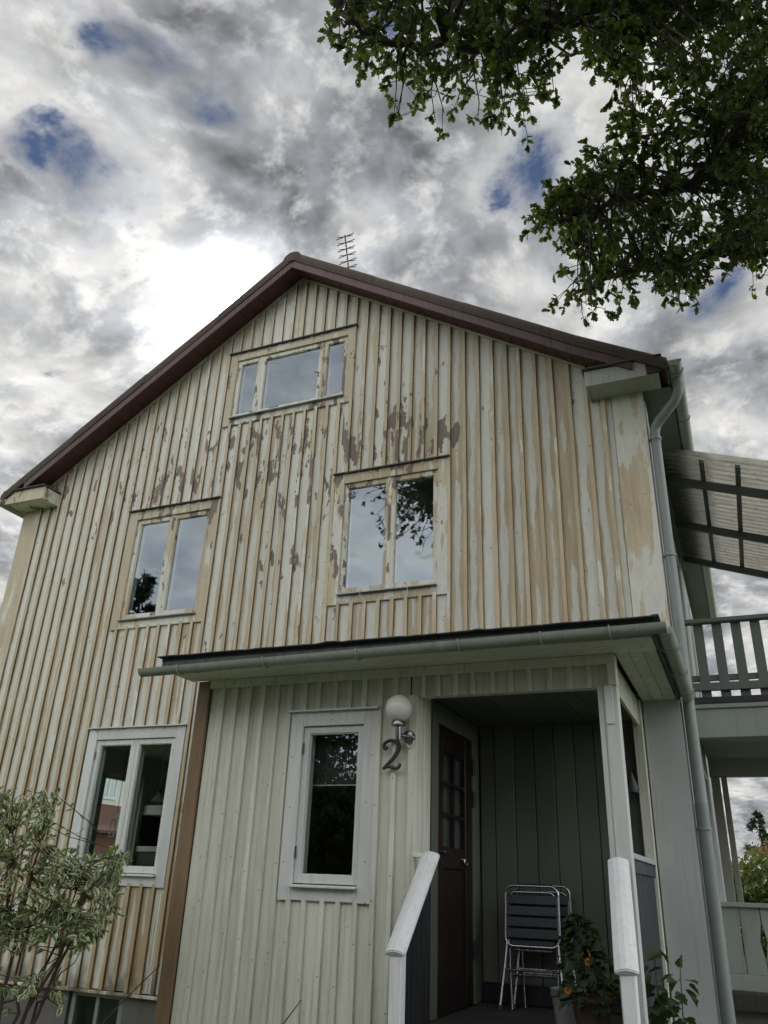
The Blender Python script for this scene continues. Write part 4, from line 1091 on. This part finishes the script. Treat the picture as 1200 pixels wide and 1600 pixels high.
for ci, c in enumerate(cl):
    dd = np.linalg.norm(LPA-np.array(c), axis=1); b = LP[int(dd.argmin())]; L = (c-b).length
    if L > 2.2: b = c+(b-c).normalized()*1.1; L = 1.1
    mid = b.lerp(c, .55)+Vector(rng.normal(0, .10*L, 3))+Vector((0, 0, .10*L)); tip = c+(c-b).normalized()*.16+Vector((0, 0, -.10))
    path = [b, b.lerp(mid, .5)+Vector(rng.normal(0, .03, 3)), mid, c, tip]
    tw.tube(path, [.012+.007*L, .010+.004*L, .008, .0055, .003], 4, False)
    # side twigs, each with a rosette of leaves
    for s_ in range(random.randint(4, 6)):
        u = random.uniform(.35, 1.0); k = min(int(u*4), 3); p0 = path[k].lerp(path[k+1], u*4-k)
        dr = (Vector(rng.normal(0, 1, 3))+(tip-b).normalized()*.8+Vector((0, 0, -.25))).normalized(); p1 = p0+dr*random.uniform(.10, .26)
        tw.tube([p0, p0.lerp(p1, .5)+Vector(rng.normal(0, .012, 3)), p1], [.004, .0032, .002], 3, False)
        for j in range(random.randint(6, 10)):
            LPOS.append(tuple(p0.lerp(p1, random.uniform(.55, 1.0)))); LDIR.append(tuple(dr*.75+Vector(rng.normal(0, .75, 3))+Vector((0, 0, -.15)))); LSZ.append(random.uniform(.042, .085))
tag(tw.build('twigs', 'bark_oak', oak), kind='stuff')
# the nearest leaves in view stay single objects
LPOS, LDIR, LSZ = np.array(LPOS), np.array(LDIR), np.array(LSZ)
dc = np.linalg.norm(LPOS-np.array(CAM), axis=1)/LSZ
vis = np.array([inframe(Vector(p), 0) for p in LPOS]); dc[~vis] = 1e9
near = np.argsort(dc)[:300]; mask = np.ones(len(LPOS), bool); mask[near] = False
scatter('crown', 'oak', 'oak_leaf', oak, LPOS[mask], LDIR[mask], LSZ[mask])
leaf_objs('leaf', 'oak', 'oak_leaf', oak, LPOS[near], LDIR[near], LSZ[near])

# ------------------------------------------------------------------ variegated shrub in the lower left corner
sh = empty('variegated_shrub', (-4.85, -2.15, 0), 'shrub with cream-edged green leaves in front of the kitchen window', 'shrub')
tips = []
polS = [(-90, 1240), (10, 1228), (60, 1240), (98, 1232), (96, 1270), (70, 1300), (85, 1330), (150, 1345), (205, 1322), (205, 1340), (185, 1375), (180, 1410), (188, 1435), (165, 1440), (150, 1470), (118, 1490), (70, 1470), (20, 1480), (-90, 1470)]
polS2 = [(-60, 1500), (20, 1520), (60, 1540), (105, 1545), (90, 1590), (40, 1570), (-60, 1600)]
stems = []
def stem(p, q, r0_, r1_, n=7, wob=.05):
    P = [p.lerp(q, k/(n-1))+Vector((0, 0, .25*(q-p).length*math.sin(math.pi*k/(n-1))*.35))+Vector(rng.normal(0, wob if 0 < k < n-1 else 0, 3))*.6 for k in range(n)]
    MB().tube(P, [r0_+(r1_-r0_)*k/(n-1) for k in range(n)], 6).build('stem', 'bark_shrub', sh, smooth='all'); return P
for (bx_, tx, ty, td) in ((-4.80, 45, 1450, -2.1), (-4.9, 20, 1300, -2.2), (-4.75, 120, 1390, -2.0), (-4.78, 170, 1360, -1.9), (-4.95, -40, 1290, -2.2), (-4.8, 75, 1260, -2.0), (-4.78, 95, 1520, -2.0), (-4.9, 190, 1335, -2.0)):
    stems += stem(Vector((bx_, -2.15+random.uniform(-.08, .08), 0)), at(tx, ty, td), .016, .005)
SP, SD, SS = [], [], []
SA = np.array([tuple(p) for p in stems]); tw = MB()
def shrub_fill(poly, n):
    xs = [p[0] for p in poly]; ys = [p[1] for p in poly]; k = 0
    while k < n:
        x, y = random.uniform(min(xs), max(xs)), random.uniform(min(ys), max(ys))
        if not inpoly(x, y, poly): continue
        c = at(x, y, random.uniform(-2.55, -1.65)); b = Vector(SA[np.linalg.norm(SA-np.array(c), axis=1).argmin()]); dr = c-b
        if dr.length > .45: b = c-dr.normalized()*.45
        e = c+dr.normalized()*.06
        tw.tube([b, b.lerp(c, .5)+Vector(rng.normal(0, .02, 3)), e], [.0045, .0035, .002], 4, False); k += 1
        for j in range(random.randint(5, 8)):
            u = random.uniform(.35, 1); SP.append(tuple(b.lerp(e, u))); SD.append(tuple(dr.normalized()*.6+Vector(rng.normal(0, .75, 3))+Vector((0, 0, .05)))); SS.append(random.uniform(.042, .075))
shrub_fill(polS, 520); shrub_fill(polS2, 34)
tag(tw.build('twigs', 'bark_shrub', sh), kind='stuff')
SP, SD, SS = np.array(SP), np.array(SD), np.array(SS)
dc = np.linalg.norm(SP-np.array(CAM), axis=1)/SS; dc[[not inframe(Vector(p), 0) for p in SP]] = 1e9
near = np.argsort(dc)[:300]; mask = np.ones(len(SP), bool); mask[near] = False
scatter('foliage', 'ovate', 'shrub_leaf', sh, SP[mask], SD[mask], SS[mask], attr=True)
leaf_objs('leaf', 'ovate', 'shrub_leaf', sh, SP[near], SD[near], SS[near], attr=True)
# bare dry stems that cross the wall foot
def twig(label, P):
    o = MB().tube(P, [.005]*(len(P)-1)+[.003], 6).build('bare_twig', 'bark_shrub', smooth='all'); tag(o, label, 'twig')
a, b = at(250, 1508, -2.0), at(140, 1620, -2.2); twig('bare brown twig slanting across the foot of the brown corner board', [Vector((b.x-.25, b.y, 0)), b, b.lerp(a, .5)+Vector((0, 0, .01)), a])
a, b = at(471, 1562, -2.3), at(435, 1610, -2.3); twig('bare twig tip poking up under the porch window', [Vector((b.x-.2, b.y, 0)), b, a])

# ------------------------------------------------------------------ plants and pots by the steps
pot_c = Vector((-1.02, -1.25, .797))
pot = empty('flower_pot', pot_c, 'terracotta pot with orange-flowered climbing plant on the porch floor', 'potted plant')
MB().lathe([(0, 0), (.085, 0), (.12, .2), (.13, .2), (.13, .23), (.115, .23), (.11, .20), (0, .20)], pot_c, 24).build('pot', 'terracotta', pot, smooth=True)
for k in range(3):
    a = k*2.09+.4; MB().tube([pot_c+Vector((.07*math.cos(a), .07*math.sin(a), .2)), Vector(at(903, 1432, -1.25))+Vector((.01*math.cos(a), .01*math.sin(a), 0))], .005, 6).build('cane', 'bark_shrub', pot)
VP, VD, VS = [], [], []; top = at(903, 1428, -1.25)
for k in range(295):
    u = random.random()**1.35; c = pot_c+Vector((0, 0, .18)); c = c.lerp(top, u); rad = .18*(1-u)**.7+.025; a = random.uniform(0, 6.28)
    VP.append((c.x+rad*math.cos(a)*random.uniform(.4, 1), c.y+rad*math.sin(a)*random.uniform(.4, 1), c.z)); VD.append((math.cos(a), math.sin(a), random.uniform(-.7, .2))); VS.append(random.uniform(.04, .075))
VP.append(tuple(top+Vector((-.02, 0, .06)))); VD.append((-.4, 0, .9)); VS.append(.035)
leaf_objs('leaf', 'heart', 'vine_leaf', pot, VP, VD, VS)
def flower(px, py, y):
    c = at(px, py, y); f = empty_part('flower', pot, c); fd = (CAM-c).normalized(); fd = (fd+Vector(rng.normal(0, .5, 3))).normalized()
    q = fd.to_track_quat('Z', 'Y').to_matrix()
    for k in range(5):
        a = k*1.2566; m = MB(); P = [(0, .004), (.007, .008), (.011, .015), (.007, .021), (-.007, .021), (-.011, .015), (-.007, .008)]
        m.add([c+q @ Vector((x*math.cos(a)-y_*math.sin(a), x*math.sin(a)+y_*math.cos(a), .002+.15*y_)) for x, y_ in P], [tuple(range(7))]); m.build('petal', 'flower_orange', f)
    MB().lathe([(0, .0), (.004, .002), (.004, .005), (0, .006)], c+fd*.004, 10).build('eye', 'flower_eye', f)
for p in ((919, 1489, -1.36), (918, 1503, -1.38), (887, 1547, -1.40), (950, 1551, -1.40)): flower(*p)
bk = empty('bucket', (-1.20, -.95, .797), 'grey metal bucket beside the chair feet, half hidden by leaves', 'bucket')
MB().lathe([(0, 0), (.085, 0), (.115, .22), (.12, .225), (.112, .226), (.083, .012), (0, .012)], (-1.22, -.95, .797), 26).build('bucket_wall', 'bucket_grey', bk, smooth=True)
MB().tube([(-1.22+.118*math.cos(a), -.95-.05*math.sin(a), .797+.2-.06*math.sin(a)) for a in np.linspace(0, math.pi, 12)], .003, 6).build('bail', 'steel', bk, smooth=True)
stake = MB().tube([(-.86, -.95, .797), (-.865, -.60, 1.52)], .012, 8).build('garden_stake', 'bark_shrub', smooth=True); tag(stake, 'dark wooden stake leaning behind the right handrail', 'stake')
vine = empty('climbing_plant', (-.52, -1.35, 0), 'large-leaved climbing plant beside the grey corner board right of the steps', 'plant')
VP, VD, VS = [], [], []
for (tx, ty, sx) in ((1042, 1478, -.48), (1022, 1490, -.55), (1012, 1540, -.60), (1062, 1500, -.42), (1000, 1575, -.62)):
    t_ = at(tx, ty, -1.3); b_ = Vector((sx, -1.35, 0)); P = [b_, b_.lerp(t_, .4)+Vector((random.uniform(-.05, .05), 0, 0)), b_.lerp(t_, .75)+Vector((random.uniform(-.05, .05), .02, .02)), t_]
    MB().tube(P, [.006, .005, .004, .0025], 6).build('stem', 'vine_leaf', vine, smooth='all')
    for k in range(13):
        u = random.uniform(.5, 1.0); i = min(int(u*3), 2); q = P[i].lerp(P[i+1], u*3-i); a = random.uniform(0, 6.28)
        VP.append(tuple(q+Vector((.05*math.cos(a), .05*math.sin(a), random.uniform(-.02, .02))))); VD.append((math.cos(a), math.sin(a)-.4, random.uniform(-.8, .1))); VS.append(random.uniform(.06, .11))
leaf_objs('leaf', 'heart', 'vine_leaf', vine, VP, VD, VS)
hb = at(987, 1222, -.12)
wl = empty('small_wall_light', hb, 'small dark lantern-like fitting seen behind the right porch post', 'light fitting')
MB().lathe([(0, .16), (.012, .15), (.02, .12), (.055, .03), (.05, 0), (0, 0)], (hb.x, hb.y, hb.z-.08), 12).build('shade', 'black_iron', wl, smooth=True)
MB().tube([(hb.x, hb.y, hb.z+.08), (hb.x, hb.y+.05, hb.z+.11), (hb.x, -.002, hb.z+.10)], .007, 8).build('arm', 'black_iron', wl, smooth=True)

# ------------------------------------------------------------------ inside the windows
bl = MB().box(PWIN[0]+.13, PWIN[1]-.13, PF+.18, PF+.184, 2.26, 2.70).build('roller_blind', 'deck'); tag(bl, 'half-lowered dark blind inside the porch window', 'blind')
MB().tube([(PWIN[0]+.13, PF+.178, 2.258), (PWIN[1]-.13, PF+.178, 2.258)], .005, 8).build('hem_bar', 'white_enamel', bl, smooth=True)
MB().tube([(-2.66+.014*math.sin(a), PF+.172, 2.33-.03*math.cos(a)) for a in np.linspace(0, 6.28, 15)], .003, 6).build('pull_ring', 'white_enamel', bl, smooth=True)
pl = at(248, 1246, 1.2); pe = empty('pendant_lamp', (pl.x, pl.y, pl.z-.05), 'small white pendant lamp hanging in the kitchen window', 'lamp')
MB().lathe([(.0, .06), (.012, .06), (.02, .03), (.03, .025), (.085, -.035), (.088, -.045), (.08, -.04), (0, .02)], pl, 24).build('shade', 'white_enamel', pe, smooth=True)
MB().lathe([(0, .10), (.02, .10), (.024, .06), (0, .06)], pl, 14).build('cap', 'black_iron', pe, smooth=True)
MB().tube([pl+Vector((0, 0, .09)), (pl.x, pl.y, 3.22)], .004, 6).build('cord', 'white_enamel', pe)
ln = at(180, 1290, .55); le = empty('lantern', (ln.x, ln.y, ln.z-.1), 'white candle lantern hanging behind the left kitchen pane', 'lantern')
for sx in (-1, 1):
    for sy in (-1, 1): MB().tube([ln+Vector((sx*.035, sy*.035, -.11)), ln+Vector((sx*.035, sy*.035, .07))], .006, 6).build('corner_post', 'white_enamel', le)
MB().lathe([(.0, .13), (.012, .12), (.02, .10), (.065, .07), (.065, .06), (0, .06)], ln, 4).build('lantern_roof', 'white_enamel', le)
bx('lantern_base', 'white_enamel', le, ln.x-.05, ln.x+.05, ln.y-.05, ln.y+.05, ln.z-.125, ln.z-.108, .002)
MB().tube([ln+Vector((0, 0, .12)), (ln.x, ln.y, 3.22)], .003, 6).build('hanging_wire', 'black_iron', le)
WX = XL+.161
he = empty('kitchen_stove', (WX+.3, 3.55, .81), 'white kitchen stove and hood seen dimly through the right kitchen pane', 'stove')
bx('hood', 'white_enamel', he, WX+.002, WX+.34, 3.2, 3.86, 2.40, 2.54, .01)
bx('hood_grille', 'rail_dark', he, WX+.341, WX+.348, 3.36, 3.68, 2.445, 2.49, .003)
bx('back_panel', 'rail_dark', he, WX+.002, WX+.02, 3.2, 3.86, 1.98, 2.398, .003)
bx('worktop', 'white_enamel', he, WX+.002, WX+.62, 3.16, 3.88, 1.90, 1.975, .005)
bx('cupboard', 'room_dark', he, WX+.004, WX+.60, 3.18, 3.87, .81, 1.898, .005)
# ------------------------------------------------------------------ surroundings
def bush(name, label, cat, c, size, n, mat, lsz, group=None, kind='plain', shell=.35):
    b = empty(name, (c[0], c[1], 0), label, cat, group); c = np.array(c); size = np.array(size); P = []
    lob = [(c+rng.normal(0, .42, 3)*size, size*rng.uniform(.38, .62)) for _ in range(16)]+[(c, size*.72)]
    for _ in range(n):
        lc, ls = lob[rng.integers(len(lob))]; v = rng.normal(0, 1, 3); v /= np.linalg.norm(v); P.append(lc+v*ls*(1-shell*rng.random()))
    nc = n//4
    for _ in range(nc):
        lc, ls = lob[rng.integers(len(lob))]; v = rng.normal(0, 1, 3); v /= np.linalg.norm(v); P.append(lc+v*ls*.75*rng.random())
    P = np.array(P); P[:, 2] = np.maximum(P[:, 2], .05); D = rng.normal(0, 1, P.shape)+(P-c)/size*.8
    Z = rng.uniform(.7, 1.3, len(P))*lsz; Z[n:] *= 2.2
    scatter('crown', kind, mat, b, P, D, Z)
    base = Vector((c[0], c[1], 0)); m = MB(); hgt = c[2]
    m.tube([base, base+Vector((.05, .03, hgt*.5)), base+Vector((0, .05, hgt))], [size[0]*.06+.03, size[0]*.045+.02, .02], 8)
    for k in range(6):
        v = rng.normal(0, 1, 3); e = Vector(c+v/np.linalg.norm(v)*size*.7); m.tube([base+Vector((0, 0, hgt*.45)), base.lerp(e, .6)+Vector((0, 0, .1*hgt)), e], [.03+size[0]*.02, .03, .01], 6)
    m.build('trunk', 'bark_oak', b, smooth='all'); return b
# hedge behind the terrace: one clipped mass
hg = empty('hedge', (2.4, 9.6, 0), 'light green leafy hedge with reddish shoots seen through the terrace opening', 'hedge')
n = 16000; P = np.stack([rng.uniform(-1.0, 4.0, n), rng.uniform(8.9, 10.4, n), rng.uniform(.05, 1, n)], 1)
top_ = 2.25+.30*(P[:, 0]+.2)*(P[:, 0] < 1.2)+.42*(P[:, 0] >= 1.2)+.10*np.sin(P[:, 0]*7)+.08*np.sin(P[:, 0]*17+P[:, 1]*5); P[:, 2] = P[:, 2]**.7*top_
isT = (P[:, 2] > top_-.22) & (rng.random(n) < .6)
scatter('foliage', 'ovate', 'hedge_leaf', hg, P[~isT], rng.normal(0, 1, (int((~isT).sum()), 3))+np.array([0, -.6, .3]), rng.uniform(.09, .15, int((~isT).sum())))
scatter('shoots', 'ovate', 'hedge_tip', hg, P[isT], rng.normal(0, .6, (int(isT.sum()), 3))+np.array([0, -.2, 1.0]), rng.uniform(.05, .09, int(isT.sum())))
for k in range(9): MB().tube([(-.7+k*.85, 9.7, 0), (-.65+k*.85, 9.65, 1.2), (-.7+k*.85, 9.7, 2.0)], [.04, .03, .01], 7).build('stem', 'bark_oak', hg, smooth='all')
def conifer(label, x, y, h, w, n, group='conifers around the garden'):
    t = empty('conifer', (x, y, 0), label, 'tree', group); P, D, S = [], [], []; m = MB()
    MB().tube([(x, y, 0), (x+.05, y, h*.5), (x, y, h)], [h*.022, h*.013, .015], 8).build('trunk', 'bark_oak', t, smooth='all')
    nb_ = int(h*7)
    for k in range(nb_):
        z = h*(.10+.88*k/nb_); L = w*(1-(z/h))**.8*random.uniform(.65, 1.15)+.15; a = random.uniform(0, 6.28)
        e = Vector((x+L*math.cos(a), y+L*math.sin(a), z+L*random.uniform(-.15, .25))); b = Vector((x, y, z)); m.tube([b, b.lerp(e, .5)+Vector((0, 0, -.04*L)), e], [.03, .02, .008], 5, False)
        for j in range(max(4, n//nb_)):
            u = random.uniform(.25, 1.02); p = b.lerp(e, u)+Vector(rng.normal(0, .07*L+.03, 3)); P.append(tuple(p)); D.append(tuple((e-b).normalized()*.7+Vector(rng.normal(0, .5, 3))+Vector((0, 0, .25)))); S.append(random.uniform(.7, 1.3)*(.05+h*.018))
    tag(m.build('branches', 'bark_oak', t), kind='stuff'); scatter('crown', 'plain', 'needle', t, P, D, S)
conifer('dark pine rising above the hedge at the right edge', .52, 36, 5.35, 1.5, 5200)
conifer('tall dark spruce mirrored in the left upper window', -24.3, -20.5, 14.5, 3.6, 5200)
def far_house(name, label, x0, x1, y0, y1, h, rise, wallm, roofm, wins=(), ridge='y'):
    f = empty(name, ((x0+x1)/2, (y0+y1)/2, 0), label, 'house')
    m = MB(); m.box(x0, x1, y0, y1, 0, h)
    if ridge == 'y': m.prism([(x0, y0, h), (x1, y0, h), ((x0+x1)/2, y0, h+rise)], (0, y1-y0, 0))
    else: m.prism([(x0, y0, h), (x0, y1, h), (x0, (y0+y1)/2, h+rise)], (x1-x0, 0, 0))
    m.build('wall', wallm, f)
    o = .35; t_ = .14
    if ridge == 'y':
        xm = (x0+x1)/2; sl_ = rise/(xm-x0)
        for s_, xe in ((-1, x0-o), (1, x1+o)): MB().prism([(xe, y0-o, h-o*sl_+.01), (xm, y0-o, h+rise+.01), (xm, y0-o, h+rise+.01+t_), (xe, y0-o, h-o*sl_+.01+t_)], (0, y1-y0+2*o, 0)).build('roof', roofm, f)
    else:
        ym = (y0+y1)/2; sl_ = rise/(ym-y0)
        for s_, ye in ((-1, y0-o), (1, y1+o)): MB().prism([(x0-o, ye, h-o*sl_+.01), (x0-o, ym, h+rise+.01), (x0-o, ym, h+rise+.01+t_), (x0-o, ye, h-o*sl_+.01+t_)], (x1-x0+2*o, 0, 0)).build('roof', roofm, f)
    for (ya, yb, za, zb) in wins:
        w = empty_part('window', f, (x1, (ya+yb)/2, za)); s = MB(); k = .09
        for a, b in ((ya, ya+k), ((ya+yb)/2-k/2, (ya+yb)/2+k/2), (yb-k, yb)): s.box(x1, x1+.05, a, b, za, zb)
        s.box(x1, x1+.048, ya+k, yb-k, za, za+k); s.box(x1, x1+.048, ya+k, yb-k, zb-k, zb); s.build('frame', 'white_enamel', w)
        MB().box(x1+.005, x1+.02, ya+.02, yb-.02, za+.02, zb-.02).build('pane', 'glass', w)
    return f
nh = far_house('neighbour_house', 'white rendered neighbour house with red lean-to roof glimpsed through the kitchen window', -33, -24, 15, 26, 6.2, 3.0, 'render_white', 'brick_roof', ((19.9, 20.85, 4.35, 5.25), (22.5, 23.6, 4.3, 5.3), (17, 18, 4.3, 5.3)))
MB().prism([(-23.99, 16, 4.15), (-21.2, 16, 3.0), (-21.2, 16, 2.9), (-23.99, 16, 4.0)], (0, 9, 0)).build('lean_to_roof', 'brick_roof', nh)
bx('lean_to_wall', 'brick_roof', nh, -23.9, -21.5, 16.2, 24.8, 0, 2.88, 0)
far_house('dark_roofed_house', 'low dark-roofed house far behind the hedge on the right', -4.2, -.15, 24, 32, 2.35, .9, 'render_white', 'dark_roof')
bush('garden_bush', 'green bush outside the kitchen side window', 'bush', (-12.6, 7.0, 1.15), (1.0, 1.0, .95), 3000, 'hedge_leaf', .10)
# trees behind the viewer, mirrored in the panes
bush('garden_tree', 'dense broadleaf tree mirrored in the porch window', 'tree', (-13.2, -19.5, 3.6), (3.8, 2.6, 3.0), 24000, 'far_leaf', .20)
bush('garden_tree', 'lower bushy tree mirrored at the right of the porch window', 'tree', (-10.0, -20.5, 2.5), (2.6, 2.2, 2.0), 14000, 'far_leaf', .19)
bush('garden_tree', 'tree at the far left of the garden', 'tree', (-19.0, -15.5, 3.6), (3.4, 2.6, 3.2), 11000, 'far_leaf', .42)
# unseen tree belt added behind the viewer to shade the porch and niche
n = 32000; P = np.stack([rng.uniform(-6.2, 16, n), rng.uniform(-17, -12.8, n), rng.uniform(.02, 1, n)], 1)
hh = 7.3+1.1*np.sin(P[:, 0]*.8)+.7*np.sin(P[:, 0]*2.1+1)+.4*np.sin(P[:, 0]*5+P[:, 1]); P[:, 2] *= hh
tb = scatter('shade_tree_belt', 'plain', 'far_leaf', None, P, rng.normal(0, 1, P.shape), rng.uniform(.3, .55, n))
tag(tb, 'dense belt of unseen trees added behind the viewer to shade the porch', 'trees')
